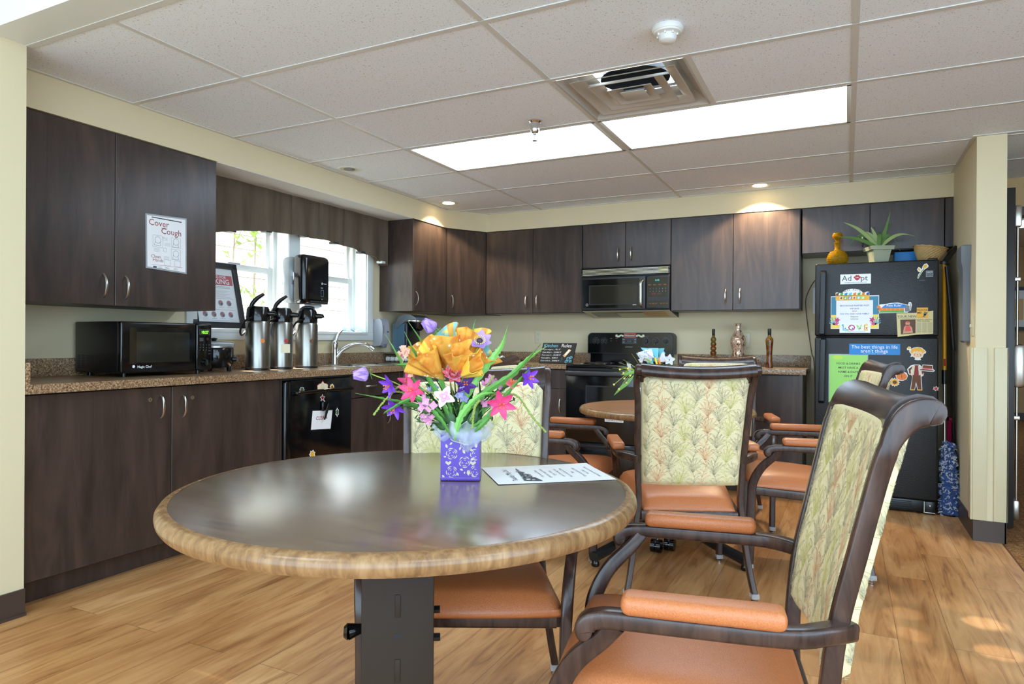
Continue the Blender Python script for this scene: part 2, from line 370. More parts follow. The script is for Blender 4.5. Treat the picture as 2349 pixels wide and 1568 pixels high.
# ------------------------------------------------------------------ floor, walls, ceiling
mb = MB(); mb.box((-3.9, -2.5, -0.05), (0.78, 6.0, 0), 'floor_plank'); struct('floor', mb)
sboxes('floor_carpet', [((0.78, -2.5, -0.05), (3.6, 12.0, -0.002))], 'carpet')
sboxes('trim_1', [((0.776, -2.5, 0), (0.784, 4.53, 0.002))], 'brown')
Wn = [(2.795, 3.55), (3.65, 4.405)]; wz0, wz1 = 1.165, 2.03
mb = MB(); X0, X1 = -3.70, LW
mb.box((X0, 1.30, 0), (X1, 6.0, wz0), 'wall_paint'); mb.box((X0, 1.30, wz1), (X1, 6.0, 2.9), 'wall_paint')
for a, b in ((1.30, 2.795), (3.55, 3.65), (4.405, 6.0)): mb.box((X0, a, wz0), (X1, b, wz1), 'wall_paint')
struct('wall_left', mb)
sboxes('wall_left_near', [((-3.70, -2.5, 0), (-2.93, 1.54, 2.9))], 'wall_paint')
sboxes('baseboard_left', [((-2.93, -2.5, 0), (-2.922, 1.541, 0.105)), ((-2.95, -2.5, 0), (-2.912, 1.541, 0.012))], 'rubber_base')
sboxes('wall_back', [((-3.70, BW, 0), (0.65, BW + 0.12, 2.9))], 'wall_paint')
sboxes('wall_right', [((0.65, 4.54, 0), (0.79, 5.95, 2.9))], 'wall_paint')
sboxes('baseboard_right', [((0.642, 4.535, 0), (0.652, 5.74, 0.115)), ((0.642, 4.532, 0), (0.795, 4.54, 0.115)), ((0.788, 4.532, 0), (0.797, 4.9, 0.115))], 'rubber_base')
# soffit over the wall cabinets with its diagonal corner
mb = MB(); mb.prism([(-3.52, 1.54), (SX, 1.54), (SX, 5.09), (-2.97, SY), (0.65, SY), (0.65, BW), (-3.52, BW)], (0, 0, SB), (1, 0, 0), (0, 1, 0), CE - SB + 0.01, 'wall_paint')
mb.box((LW, 2.66, SB - 0.004), (SX - 0.002, 4.57, SB), 'soffit_white')
struct('wall_soffit', mb)
# header between this kitchen and the room the camera stands in
mb = MB(); mb.box((-2.93, 1.395, CE - 0.002), (3.6, 1.535, 2.9), 'white_paint'); struct('trim_2', mb)
sboxes('ceiling_near', [((-3.7, -2.5, 2.75), (3.6, 1.40, 2.8))], 'white_paint')
# ceiling tiles: every cell of the 2x4 ft grid but the two lamps and the air diffuser
gx = [-3.30, -2.413, -1.194, 0.025, 1.244, 2.463, 3.6]; gy = [1.542, 2.152, 2.761, 3.371, 3.98, 4.59, 5.20, 5.81, 6.42]
mb = MB(); DX = (-1.194, -0.584)
for i in range(len(gx) - 1):
    for j in range(len(gy) - 1):
        if j == 3 and i in (1, 2): continue
        x0, x1, y0, y1 = gx[i], gx[i + 1], gy[j], gy[j + 1]
        if j == 2 and i == 2: x0 = DX[1]
        if y0 > 5.5: continue
        mb.box((x0, y0, CE), (x1, y1, CE + 0.016), 'ceiling_tile')
struct('ceiling', mb)
mb = MB(); g = 0.012; zt = CE - 0.003
for x in gx[1:-1]: mb.box((x - g, 1.54, zt), (x + g, 5.45 if x < 0.7 else 5.80, CE + 0.002), 'grid_white')
mb.box((DX[1] - g, 2.761, zt), (DX[1] + g, 3.371, CE + 0.002), 'grid_white')
for y in gy[1:7]: mb.box((-3.2 if y < 5.44 else 0.8, y - g, zt - 0.0006), (3.6, y + g, CE + 0.002), 'grid_white')
mb.box((SX - 0.002, 1.54, zt), (SX + 0.02, 5.09, CE), 'grid_white'); mb.box((-2.97, SY - 0.02, zt), (0.65, SY, CE), 'grid_white')
mb.box((-2.93, 1.535, zt - 0.001), (3.6, 1.562, CE), 'grid_white'); mb.box((0.628, 4.545, zt), (0.652, SY - .0205, CE + .002), 'grid_white')
mb.box((0.628, 4.518, zt - 0.0008), (0.86, 4.542, CE), 'grid_white')
struct('trim_3', mb)
# hall beyond the door on the right
sboxes('wall_hall', [((0.79, 5.80, 2.05), (3.6, 5.90, 2.6)), ((0.79, 5.80, 0), (0.84, 5.90, 2.05)), ((3.6, 1.5, 0), (3.7, 12, 2.9)), ((0.0, 11.9, 0), (3.6, 12, 2.9)), ((0.5, 5.95, 0), (0.79, 12, 2.9))], 'hall_wall')
sboxes('ceiling_hall', [((0.6, 5.90, 2.5), (3.6, 12, 2.55))], 'soffit_white')
sboxes('baseboard_hall', [((0.8, 11.88, 0), (3.6, 11.9, 0.12))], 'rubber_base')
sboxes('trim_4', [((0.84, 5.81, 0), (0.88, 5.92, 2.05)), ((0.84, 5.785, 2.0), (3.0, 5.92, 2.06))], 'door_dark')
mb = MB(); mb.box((1.3, 9.4, 2.47), (2.6, 9.75, 2.5), 'panel_glow', 0.005)
one('hall_ceiling_light', mb, 'bright fluorescent light on the hall ceiling beyond the dark door', 'ceiling light')
mb = MB(); S = Sheet(mb, (1.86, 11.86, 1.30), (1, 0, 0), (0, 0, 1)); S.rplate(0, 0, 0.5, 0.62, 'black_satin', 0.02); S.rect(0.05, 0.05, 0.45, 0.57, 'paper'); S.rect(0.1, 0.15, 0.4, 0.45, 'tan', 2)
one('picture_frame', mb, 'black framed picture on the tan wall at the end of the hall', 'picture')
# corner guards on the end of the partition
for (x0, x1, s) in ((0.638, 0.705, -1), (0.737, 0.802, 1)):
    mb = MB(); mb.box((x0, 4.530, 0.117), (x1, 4.5395, 1.08), 'guard_beige', 0.003)
    xs = x0 if s < 0 else x1
    mb.box((xs, 4.530, 0.117), (xs - s * -0.0095 if s < 0 else xs - 0.0095, 4.60, 1.08), 'guard_beige', 0.003)
    one('corner_guard', mb, 'beige plastic corner guard on the %s edge of the partition end' % ('left' if s < 0 else 'right'), 'corner guard', 'corner guards on the partition')
# ------------------------------------------------------------------ door leaf standing open along the partition
t = thing('door_1', None, None, (0.85, 5.3, 0)); t['kind'] = 'structure'
mb = MB(); mb.box((0.845, 4.9, 0.01), (0.895, 5.775, 2.03), 'door_dark', 0.002); wob('door_panel', mb, t)
mb = MB(); mb.box((0.895, 4.93, 1.80), (0.935, 5.01, 1.93), 'nickel', 0.012); mb.box((0.895, 4.93, 0.84), (0.955, 5.05, 1.10), 'nickel', 0.02)
mb.box((0.895, 4.93, 0.05), (0.93, 5.0, 0.17), 'nickel', 0.012); mb.cyl((0.915, 4.95, 0.1), (0.915, 4.95, 1.85), 0.007, 'nickel')
for z in (1.49, 0.66): mb.box((0.895, 4.935, z - 0.012), (0.93, 4.965, z + 0.012), 'nickel', 0.004)
mb.box((0.90, 5.05, 0.93), (0.945, 5.7, 1.0), 'nickel', 0.01); wob('panic_bar', mb, t)

# ------------------------------------------------------------------ windows, casing, sill
mb = MB(); c0 = LW; th = 0.014
def cas(a, b): mb.box((c0 + 0.0005, a[0], a[1]), (c0 + th, b[0], b[1]), 'white_paint', 0.003)
cas((2.72, 1.10), (4.48, 1.165)); cas((4.405, 1.165), (4.48, 2.09)); cas((2.72, 1.165), (2.795, 2.09)); cas((2.795, 2.03), (4.405, 2.09))
for a, b in Wn:
    mb.box((-3.655, a, 1.145), (LW + 0.02, b, 1.168), 'white_paint', 0.003)
    mb.box((-3.655, a - 0.001, 1.165), (LW, a + 0.006, 2.03), 'white_paint'); mb.box((-3.655, b - 0.006, 1.165), (LW, b + 0.001, 2.03), 'white_paint'); mb.box((-3.655, a, 2.024), (LW, b, 2.04), 'white_paint')
mb.box((-3.60, 3.55, 1.165), (LW + 0.004, 3.65, 2.03), 'white_paint')
struct('trim_5', mb)
for n, (a, b) in enumerate(Wn, 1):
    t = thing('window_%d' % n, None, None, (-3.66, (a + b) / 2, wz0)); t['kind'] = 'structure'
    mb = MB()
    for p, q in (((a, wz0), (a + .035, wz1)), ((b - .035, wz0), (b, wz1)), ((a + .035, wz0), (b - .035, wz0 + .03)), ((a + .035, wz1 - .03), (b - .035, wz1))):
        mb.box((-3.70, p[0], p[1]), (-3.635, q[0], q[1]), 'white_plastic', 0.003)
    wob('window_frame', mb, t)
    def sash(x, z0, z1, w, wb, wt):
        mb = MB(); A, B = a + .03, b - .03
        for p, q in (((A, z0), (A + w, z1)), ((B - w, z0), (B, z1)), ((A + w - .0005, z0), (B - w + .0005, z0 + wb)), ((A + w - .0005, z1 - wt), (B - w + .0005, z1))):
            mb.box((x - .025, p[0], p[1]), (x, q[0], q[1]), 'white_plastic', 0.004)
        s = wob('sash', mb, t); mb = MB(); mb.box((x - .014, A + w - .004, z0 + wb - .004), (x - .010, B - w + .004, z1 - wt + .004), 'clear_glass'); wob('pane', mb, s)
        return s
    s = sash(-3.642, wz0 + .028, 1.605, .05, .05, .045)
    mb = MB(); mb.box((-3.642, (a + b) / 2 - .05, 1.595), (-3.628, (a + b) / 2 + .05, 1.612), 'grey_plastic', .004); wob('latch', mb, s)
    sash(-3.668, 1.57, wz1 - .028, .042, .04, .04)

# ------------------------------------------------------------------ outside: neighbour's siding and a young tree
mb = MB(); prof = []; z = -1.0
while z < 5.2:
    prof += [(-6.465, z), (-6.50, z + 0.160), (-6.535, z + 0.1605), (-6.535, z + .168)]; z += 0.168
n = len(prof); ys = (-2.0, 11.0)
rs = [[(p[0], y, p[1]) for p in prof] + [(-6.7, y, 5.2), (-6.7, y, -1.0)] for y in ys]
mb.rings(rs, 'siding'); mb.v = [V((v.x, v.y, v.z)) for v in mb.v]
t = thing('neighbouring_house', 'pale house wall with horizontal lap siding seen through the kitchen windows', 'building', (-6.6, 4.5, -1))
wob('siding', mb, t, 0)
sboxes('ground_outside', [((-9, -2, -1.05), (-3.8, 11, -1.0))], 'ground_out')
t = thing('young_tree', 'thin young tree with light green leaves outside the left window pane', 'tree', (-5.1, 4.2, -1.0))
random.seed(11); mb = MB(); tips = []
for (y0, lean) in ((4.05, -.08), (4.30, .10), (4.62, .05)):
    pts = [V((-5.1, 4.2 + (y0 - 4.2) * .3, -1)), V((-5.1, y0, .6)), V((-5.08, y0 + lean, 1.5)), V((-5.1, y0 + lean * 2, 2.7))]
    pp = spl(pts, 5); mb.tube(pp, [lerp(.02, .004, i / (len(pp) - 1)) for i in range(len(pp))], 'bark', 6)
    for k in range(26):
        b0 = pp[4 + k % 11]; d = V((random.uniform(-.15, .2), random.uniform(-.42, .42), random.uniform(.05, .36))); b1 = b0 + d
        mb.tube([b0, b0 + d * .5 + V((0, 0, .02)), b1], [.005, .0035, .002], 'bark', 5)
        for q in range(5): tips.append(b0 + d * (0.3 + .175 * q))
wob('trunk', mb, t)
mb = MB()
for p in tips:
    for k in range(2):
        a = random.uniform(0, 6.28); L = random.uniform(.035, .075); d = V((math.cos(a) * .5, math.cos(a + 1), math.sin(a))).normalized() * L; w = V((.3, d.z, -d.y)).normalized() * L * .3
        mb.add([p, p + d * .35 + w, p + d * .75 + w * .7, p + d, p + d * .75 - w * .7, p + d * .35 - w], [(0, 1, 2, 3, 4, 5)], 'leaf_out')
o = wob('leaves', mb, t, 0); o['kind'] = 'stuff'

# ------------------------------------------------------------------ ceiling fixtures
for k, (x0, x1) in enumerate(((gx[1], gx[2]), (gx[2], gx[3]))):
    a, b = gy[3], gy[4]
    t = thing('fluorescent_panel', ['flush fluorescent ceiling panel above the kitchen window side, left of the pair', 'flush fluorescent ceiling panel beside the air diffuser, right and brighter looking of the pair'][k], 'ceiling light', ((x0 + x1) / 2, (a + b) / 2, CE), 0, 'fluorescent panels')
    mb = MB(); e = .03
    for p, q in (((x0 + .01, a + .01), (x1 - .01, a + e)), ((x0 + .01, b - e), (x1 - .01, b - .01)), ((x0 + .01, a), (x0 + e, b)), ((x1 - e, a), (x1 - .01, b))):
        mb.box((p[0], p[1], CE - .004), (q[0], q[1], CE + .05), 'white_paint', .002)
    mb.box((x0 + .01, a + .01, CE + .05), (x1 - .01, b - .01, CE + .06), 'white_paint'); wob('frame', mb, t)
    mb = MB(); mb.box((x0 + e, a + e, CE + .002), (x1 - e, b - e, CE + .008), 'panel_glow'); wob('diffuser', mb, t)
# added fill lights, out of view around the camera, modelled as lay-in fixtures
for k, (x, y) in enumerate(((-1.6, -0.5), (1.0, -0.5), (2.0, 0.6))):
    t = thing('added_fill_light', 'added unseen fill light on the near room ceiling, number %s from the left behind the viewer' % ['one', 'two', 'three'][k], 'ceiling light', (x, y, 2.75), 0, 'added fill lights of the near room')
    mb = MB(); mb.box((x - .62, y - .32, 2.735), (x + .62, y + .32, 2.75), 'white_paint', .003); wob('frame', mb, t)
    mb = MB(); mb.box((x - .58, y - .28, 2.730), (x + .58, y + .28, 2.7355), 'panel_glow'); wob('diffuser', mb, t)
def downlight(x, y, on, label, power=0, r=.078):
    t = thing('downlight', label, 'ceiling light', (x, y, CE), 0, 'recessed downlights')
    mb = MB(); mb.lathe([(r - .016, .0), (r - .014, -.003), (r, -.004), (r + .004, 0)], 'white_paint', (x, y, CE), 28, False); wob('trim_ring', mb, t)
    mb = MB(); mb.lathe([(r - .014, -.002), (r - .03, -.0008), (.002, -.0006)], 'chrome' if not on else 'nickel', (x, y, CE), 28, False); wob('reflector', mb, t)
    mb = MB(); mb.lathe([(.002, -.0035), (r * (.62 if on else .45), -.0028), (r * (.66 if on else .5), -.001)], 'bulb_glow' if on else 'mid_grey', (x, y, CE), 24, True); wob('bulb', mb, t)
    if power:
        l = light('downlight_lamp', 'SPOT', (0, 0, -.02), power, (1, .80, .52)); l.parent = t
        l.data.spot_size = math.radians(120); l.data.spot_blend = .25; l.data.shadow_soft_size = .03
downlight(-3.04, 3.615, False, 'unlit recessed downlight over the sink window, chrome reflector showing')
downlight(-3.02, 4.86, True, 'lit recessed downlight in the ceiling corner by the diagonal cabinet', 30)
downlight(-.58, 5.283, True, 'lit warm recessed downlight over the tall cabinets left of the fridge', 62)
# air diffuser
x0, x1, y0, y1 = DX[0] + g, DX[1] - g, gy[2] + g, gy[3] - g; cx, cy = (x0 + x1) / 2, (y0 + y1) / 2
t = thing('air_diffuser', 'square white stepped air diffuser in the ceiling beside the light panel', 'air vent', (cx, cy, CE))
def frus(mb, h0, z0, h1, z1, mat): mb.rings([[(cx + sx * h, cy + sy * h, z) for sx, sy in ((-1, -1), (1, -1), (1, 1), (-1, 1))] for h, z in ((h0, z0), (h1, z1))], mat, True, False)
mb = MB(); frus(mb, .292, CE - .004, .23, CE + .05, 'vent_paint'); frus(mb, .23, CE + .05, .16, CE + .06, 'vent_paint'); mb.lathe([(.16, .06), (.16, .16), (.001, .16)], 'dark_grey', (cx, cy, CE), 24, False)
mb.box((x0, y0, CE - .005), (x0 + .01, y1, CE + .01), 'vent_paint'); mb.box((x1 - .01, y0, CE - .005), (x1, y1, CE + .01), 'vent_paint')
wob('frame', mb, t)
for h, z in ((.235, .000), (.168, .006), (.100, .010)):
    mb = MB(); zz = CE - z; frus(mb, h, zz, h - .052, zz + .020, 'vent_paint'); frus(mb, h + .003, zz - .004, h, zz, 'vent_paint'); frus(mb, h + .003, zz - .004, h - .003, zz - .004, 'vent_paint'); frus(mb, h - .003, zz - .004, h - .052, zz + .018, 'vent_paint')
    if h < .11: mb.box((cx - .056, cy - .056, zz - .006), (cx + .056, cy + .056, zz - .002), 'vent_paint', .002)
    wob('louvre', mb, t)
mb = MB()
for s in (-1, 1): mb.box((cx - .2, cy + s * .07 - .004, CE + .03), (cx + .2, cy + s * .07 + .004, CE + .04), 'vent_paint')
wob('crossbar', mb, t)
t = thing('smoke_detector', 'round white smoke detector on the ceiling tile nearest the viewer', 'smoke detector', (-.60, 2.49, CE))
mb = MB(); mb.lathe([(.055, 0), (.058, -.008), (.054, -.018), (.04, -.02)], 'white_plastic', (-.60, 2.49, CE), 32, False); wob('base', mb, t)
mb = MB(); mb.lathe([(.052, -.018), (.05, -.024), (.034, -.028), (.030, -.05), (.022, -.056), (.001, -.057)], 'white_plastic', (-.60, 2.49, CE), 32, False)
for k in range(8):
    a = 2 * PI * k / 8; mb.box((-.60 + math.cos(a) * .037 - .003, 2.49 + math.sin(a) * .037 - .003, CE - .034), (-.60 + math.cos(a) * .037 + .003, 2.49 + math.sin(a) * .037 + .003, CE - .018), 'white_plastic')
wob('sensor_head', mb, t)
t = thing('fire_sprinkler', 'chrome fire sprinkler head hanging below the left light panel', 'sprinkler', (-1.481, 3.24, CE)); c = (-1.481, 3.24, CE)
mb = MB(); mb.lathe([(.034, 0), (.034, -.006), (.026, -.014), (.023, -.035), (.024, -.05), (.018, -.062), (.009, -.066), (.008, -.074)], 'chrome', c, 24, False); wob('cup', mb, t)
mb = MB()
for s in (-1, 1): mb.tube([(c[0] + s * .007, c[1], c[2] - .07), (c[0] + s * .010, c[1], c[2] - .09), (c[0] + s * .003, c[1], c[2] - .104)], .0018, 'chrome', 6)
mb.cyl((c[0], c[1], c[2] - .07), (c[0], c[1], c[2] - .1), .0022, 'red', n=8)
mb.lathe([(.001, -.104), (.013, -.105), (.013, -.107), (.001, -.107)], 'chrome', c, 12, False); wob('deflector', mb, t)
# ------------------------------------------------------------------ cabinets
def handle(parent, p, axis, N, L=.115, out=.026):
    """bow handle: centre p on the door face, axis = long direction, N = out of the door"""
    mb = MB(); p, axis, N = V(p), V(axis), V(N); pts = []
    for k in range(11):
        u = -1 + 2 * k / 10; pts.append(p + axis * (u * L / 2) + N * (out * (1 - u * u) ** .7 + .001))
    mb.sweep(pts, [(lerp(.009, .012, 1 - abs(-1 + 2 * k / 10)), .0055) for k in range(11)], 'nickel', axis.cross(N), .4)
    return wob('handle', mb, parent)
def door_part(parent, name, a, b, hp=None, hax=(0, 0, 1), N=(1, 0, 0), lock=None):
    mb = MB(); mb.box(a, b, 'cabinet_laminate', .0015, 1); d = wob(name, mb, parent, .4)
    if hp: handle(d, hp, hax, N)
    if lock:
        m2 = MB(); l = V(lock); Nv = V(N); m2.cyl(l, l + Nv * .004, .010, 'nickel', n=18); m2.box(l + Nv * .004 + V((0, -.001, -.005)), l + Nv * .0046 + V((0, .001, .005)), 'black'); wob('lock', m2, d)
    return d
def cab(label, loc, group=None): return thing('cabinet', label, 'cabinet', loc, 0, group)
FX = -2.97; g2 = .0018                                              # left base cabinets: door face
# double door base cabinet
t = cab('dark brown base cabinet with two tall lockable doors under the black countertop microwave', (-3.25, 2.24, 0), 'base cabinets')
mb = MB(); mb.box((LW + .005, 1.542, .10), (FX - .019, 2.945, .875), 'cabinet_edge'); mb.box((LW + .1, 1.542, 0), (-3.05, 2.945, .10), 'cabinet_laminate'); mb.box((FX - .019, 2.928, .10), (FX, 2.945, .872), 'cabinet_laminate'); wob('body', mb, t)
door_part(t, 'door', (FX - .018, 1.545, .108), (FX, 2.222 - g2, .868), (FX, 2.163, .775), lock=(FX, 2.106, .812))
door_part(t, 'door', (FX - .018, 2.222 + g2, .108), (FX, 2.926, .868), (FX, 2.284, .768), lock=(FX, 2.338, .806))
# drawer + doors right of dishwasher
t = cab('dark brown sink base cabinet with drawer fronts right of the black dishwasher', (-3.25, 4.0, 0), 'base cabinets')
mb = MB(); mb.box((LW + .005, 3.555, .10), (FX - .019, 5.12, .875), 'cabinet_edge'); mb.box((LW + .1, 3.555, 0), (-3.05, 5.12, .10), 'cabinet_laminate'); wob('body', mb, t)
door_part(t, 'drawer', (FX - .018, 3.56, .712), (FX, 4.10, .868), (FX, 3.775, .785), (0, 1, 0))
door_part(t, 'door', (FX - .018, 3.56, .108), (FX, 4.02 - g2, .706), (FX, 3.965, .56))
door_part(t, 'door', (FX - .018, 4.02 + g2, .108), (FX, 4.50, .706)); door_part(t, 'drawer', (FX - .018, 4.105, .712), (FX, 4.50, .868))
door_part(t, 'door', (FX - .018, 4.505, .108), (FX, 5.10, .868))
BFY = 5.15
t = cab('dark brown base cabinet with one drawer and one door left of the stove', (-2.5, 5.45, 0), 'base cabinets')
mb = MB(); mb.box((-3.0, BFY + .019, .10), (-2.05, BW - .01, .875), 'cabinet_edge'); mb.box((-2.95, BFY + .08, 0), (-2.05, BW - .1, .10), 'cabinet_laminate'); wob('body', mb, t)
door_part(t, 'drawer', (-2.52, BFY, .712), (-2.056, BFY + .018, .868), (-2.29, BFY, .79), (1, 0, 0), (0, -1, 0))
door_part(t, 'door', (-2.52, BFY, .108), (-2.056, BFY + .018, .706), (-2.11, BFY, .57), (0, 0, 1), (0, -1, 0))
door_part(t, 'door', (-2.95, BFY, .108), (-2.525, BFY + .018, .868))
t = cab('dark brown two-door base cabinet with pale side panel between stove and fridge', (-.77, 5.45, 0), 'base cabinets')
mb = MB(); mb.box((-1.275, BFY + .019, .10), (-.296, BW - .01, .875), 'cabinet_edge'); mb.box((-1.275, BFY + .08, 0), (-.296, BW - .1, .10), 'cabinet_laminate'); wob('body', mb, t)
door_part(t, 'door', (-1.27, BFY, .108), (-.70, BFY + .018, .868), (-.76, BFY, .76), (0, 0, 1), (0, -1, 0))
door_part(t, 'door', (-.696, BFY, .108), (-.296, BFY + .018, .868), (-.648, BFY, .775), (0, 0, 1), (0, -1, 0))
mb = MB(); mb.box((-.295, BFY + .002, .0), (-.275, BW - .01, .875), 'cabinet_side_cream'); mb.box((-.297, BFY - .0, 0), (-.275, BFY + .0015, .875), 'cabinet_laminate'); wob('end_panel', mb, t)
# countertops
t = thing('countertop', 'speckled tan L-shaped countertop along the window wall and corner', 'countertop', (-3.2, 3.4, .875))
SY0, SY1, SX0, SX1 = 3.72, 4.42, -3.42, -3.02          # sink cut-out
mb = MB(); z0, z1 = .876, .914
mb.prism([(LW + .001, 1.542), (-2.93, 1.542), (-2.93, SY0), (LW + .001, SY0)], (0, 0, z0), (1, 0, 0), (0, 1, 0), z1 - z0, 'counter_laminate')
mb.box((LW + .001, SY0, z0), (SX0, SY1, z1), 'counter_laminate'); mb.box((SX1, SY0, z0), (-2.93, SY1, z1), 'counter_laminate')
mb.prism([(LW + .001, SY1), (-2.93, SY1), (-2.93, 5.0), (-2.80, 5.13), (-2.05, 5.13), (-2.05, BW - .001), (LW + .001, BW - .001)], (0, 0, z0), (1, 0, 0), (0, 1, 0), z1 - z0, 'counter_laminate')
wob('worktop', mb, t, .3)
mb = MB(); mb.box((LW + .001, 1.542, z1), (LW + .02, BW - .02, 1.003), 'counter_laminate', .002); mb.box((LW + .02, 1.542, z1), (-2.93, 1.561, 1.003), 'counter_laminate', .002)
mb.box((LW + .02, BW - .02, z1), (-2.05, BW - .001, 1.003), 'counter_laminate', .002); wob('backsplash', mb, t)
t = thing('countertop', 'speckled tan short countertop between the stove and the fridge', 'countertop', (-.77, 5.45, .875))
mb = MB(); mb.box((-1.278, 5.13, z0), (-.25, BW - .001, z1), 'counter_laminate', .002); wob('worktop', mb, t)
mb = MB(); mb.box((-1.278, BW - .02, z1), (-.25, BW - .001, 1.003), 'counter_laminate', .002); wob('backsplash', mb, t)
# sink and faucet
t = thing('kitchen_sink', 'drop-in stainless sink in the countertop under the window', 'sink', (-3.22, 4.07, .915))
mb = MB()
for a, b in (((SX0 - .015, SY0 - .015), (SX0 + .03, SY1 + .015)), ((SX1 - .03, SY0 - .015), (SX1 + .015, SY1 + .015)), ((SX0, SY0 - .015), (SX1, SY0 + .03)), ((SX0, SY1 - .03), (SX1, SY1 + .015)), ((SX0, 4.05), (SX1, 4.09))):
    mb.box((a[0], a[1], .9145), (b[0], b[1], .9185), 'stainless', .0015)
wob('rim', mb, t)
for a, b in ((SY0 + .02, 4.055), (4.085, SY1 - .02)):
    mb = MB(); x0, x1 = SX0 + .02, SX1 - .02
    mb.add([(x0, a, .915), (x1, a, .915), (x1, b, .915), (x0, b, .915), (x0 + .02, a + .02, .885), (x1 - .02, a + .02, .885), (x1 - .02, b - .02, .885), (x0 + .02, b - .02, .885)], [(0, 1, 5, 4), (1, 2, 6, 5), (2, 3, 7, 6), (3, 0, 4, 7), (4, 5, 6, 7)], 'stainless'); wob('bowl', mb, t)
t = thing('faucet', 'chrome single-lever kitchen faucet with curved spout behind the sink', 'faucet', (-3.465, 4.0, .914))
fx, fy = -3.465, 3.965
mb = MB(); mb.box((fx - .03, fy - .09, .9145), (fx + .03, fy + .12, .921), 'chrome', .004, 3); wob('base_plate', mb, t)
mb = MB(); mb.lathe([(.028, .92), (.026, .94), (.023, .99), (.023, 1.04), (.026, 1.06), (.025, 1.075), (.02, 1.09), (.004, 1.10)], 'chrome', (fx, fy, 0), 24); wob('body', mb, t)
pts = spl([(fx + .005, fy, .965), (fx + .04, fy + .045, 1.03), (fx + .09, fy + .12, 1.07), (fx + .13, fy + .19, 1.07), (fx + .155, fy + .235, 1.05)], 6)
mb = MB(); mb.tube(pts, [lerp(.018, .014, min(1, i / 12)) for i in range(len(pts))], 'chrome', 14); mb.cyl(pts[-2], pts[-1] + V((.012, .016, -.016)), .019, 'chrome', .021, 16); wob('spout', mb, t)
pts = spl([(fx, fy, 1.07), (fx, fy + .015, 1.11), (fx, fy + .045, 1.15), (fx, fy + .085, 1.178)], 5)
mb = MB(); mb.sweep(pts, [(lerp(.026, .018, i / (len(pts) - 1)), lerp(.02, .009, i / (len(pts) - 1))) for i in range(len(pts))], 'chrome', (1, 0, 0), .45); wob('lever', mb, t)
# wall cabinets, left
UX = -3.185
t = cab('dark brown wall cabinet with two large doors above the countertop microwave', (-3.35, 2.1, 1.26), 'wall cabinets')
mb = MB(); mb.box((LW + .002, 1.542, 1.262), (UX - .019, 2.655, SB - .001), 'cabinet_edge'); mb.box((UX - .019, 2.648, 1.262), (UX - .0, 2.655, SB - .004), 'cabinet_laminate'); mb.box((LW + .002, 2.6555, 1.262), (UX - .019, 2.657, SB - .003), 'cabinet_laminate'); wob('body', mb, t)
door_part(t, 'door', (UX - .018, 1.545, 1.262), (UX, 2.072 - g2, SB - .006), (UX, 2.015, 1.355))
door_part(t, 'door', (UX - .018, 2.072 + g2, 1.262), (UX, 2.650, SB - .006), (UX, 2.125, 1.353))
t = cab('dark brown single-door wall cabinet right of the window valance', (-3.35, 4.83, 1.345), 'wall cabinets')
mb = MB(); mb.box((LW + .002, 4.575, 1.346), (UX - .019, 5.088, SB - .001), 'cabinet_laminate'); mb.box((UX - .019, 4.575, 1.346), (UX, 4.592, SB - .004), 'cabinet_laminate'); wob('body', mb, t)
door_part(t, 'door', (UX - .018, 4.595, 1.348), (UX, 5.086, SB - .01), (UX, 4.625, 1.45))
# diagonal corner cabinet
t = cab('dark brown diagonal corner wall cabinet', (-3.2, 5.4, 1.345), 'wall cabinets')
mb = MB(); mb.prism([(LW + .002, 5.09), (UX - .012, 5.09), (-2.975, 5.455), (-2.975, BW - .002), (LW + .002, BW - .002)], (0, 0, 1.346), (1, 0, 0), (0, 1, 0), SB - .001 - 1.346, 'cabinet_edge'); wob('body', mb, t)
A = V((UX - .002, 5.092, 0)); B = V((-2.972, 5.440, 0)); D = (B - A).normalized(); NN = V((D.y, -D.x, 0))
mb = MB(); O = A + D * .006 - NN * .010; Ld = (B - A).length - .012
mb.prism([(0, 1.348), (Ld, 1.348), (Ld, SB - .01), (0, SB - .01)], O, D, (0, 0, 1), .016, 'cabinet_laminate'); d = wob('door', mb, t, .4)
handle(d, O + D * .052 + NN * .016 + V((0, 0, 1.45)), (0, 0, 1), NN)
# back run
def upper(label, x0, x1, zb, splits, handles, loc):
    t = cab(label, loc, 'wall cabinets'); mb = MB(); mb.box((x0, SY + .019, zb), (x1, BW - .002, SB - .001), 'cabinet_edge')
    mb.box((x0, SY + .02, zb - .0005), (x1, BW - .002, zb), 'cabinet_laminate'); wob('body', mb, t)
    for (a, b), h in zip(splits, handles):
        door_part(t, 'door', (a + g2, SY - .002, zb + .003), (b - g2, SY + .016, SB - .008), h, (0, 0, 1), (0, -1, 0))
    return t
upper('dark brown two-door wall cabinet left of the over-range microwave', -2.972, -2.032, 1.35, [(-2.97, -2.497), (-2.497, -2.032)], [(-2.56, SY - .002, 1.45), (-2.453, SY - .002, 1.45)], (-2.5, 5.6, 1.35))
upper('short dark brown two-door wall cabinet above the over-range microwave', -2.03, -1.272, 1.725, [(-2.028, -1.65), (-1.65, -1.272)], [(-1.712, SY - .002, 1.83), (-1.60, SY - .002, 1.835)], (-1.65, 5.6, 1.725))
upper('tall dark brown two-door wall cabinet lit by the warm downlight', -1.27, -.308, 1.352, [(-1.27, -.79), (-.79, -.312)], [(-.845, SY - .002, 1.46), (-.738, SY - .002, 1.46)], (-.8, 5.6, 1.352))
t = upper('short dark brown two-door wall cabinet above the fridge', -.298, .598, 1.762, [(-.298, .147), (.147, .598)], [(.10, SY - .002, 1.85), (.172, SY - .002, 1.87)], (.15, 5.6, 1.762))
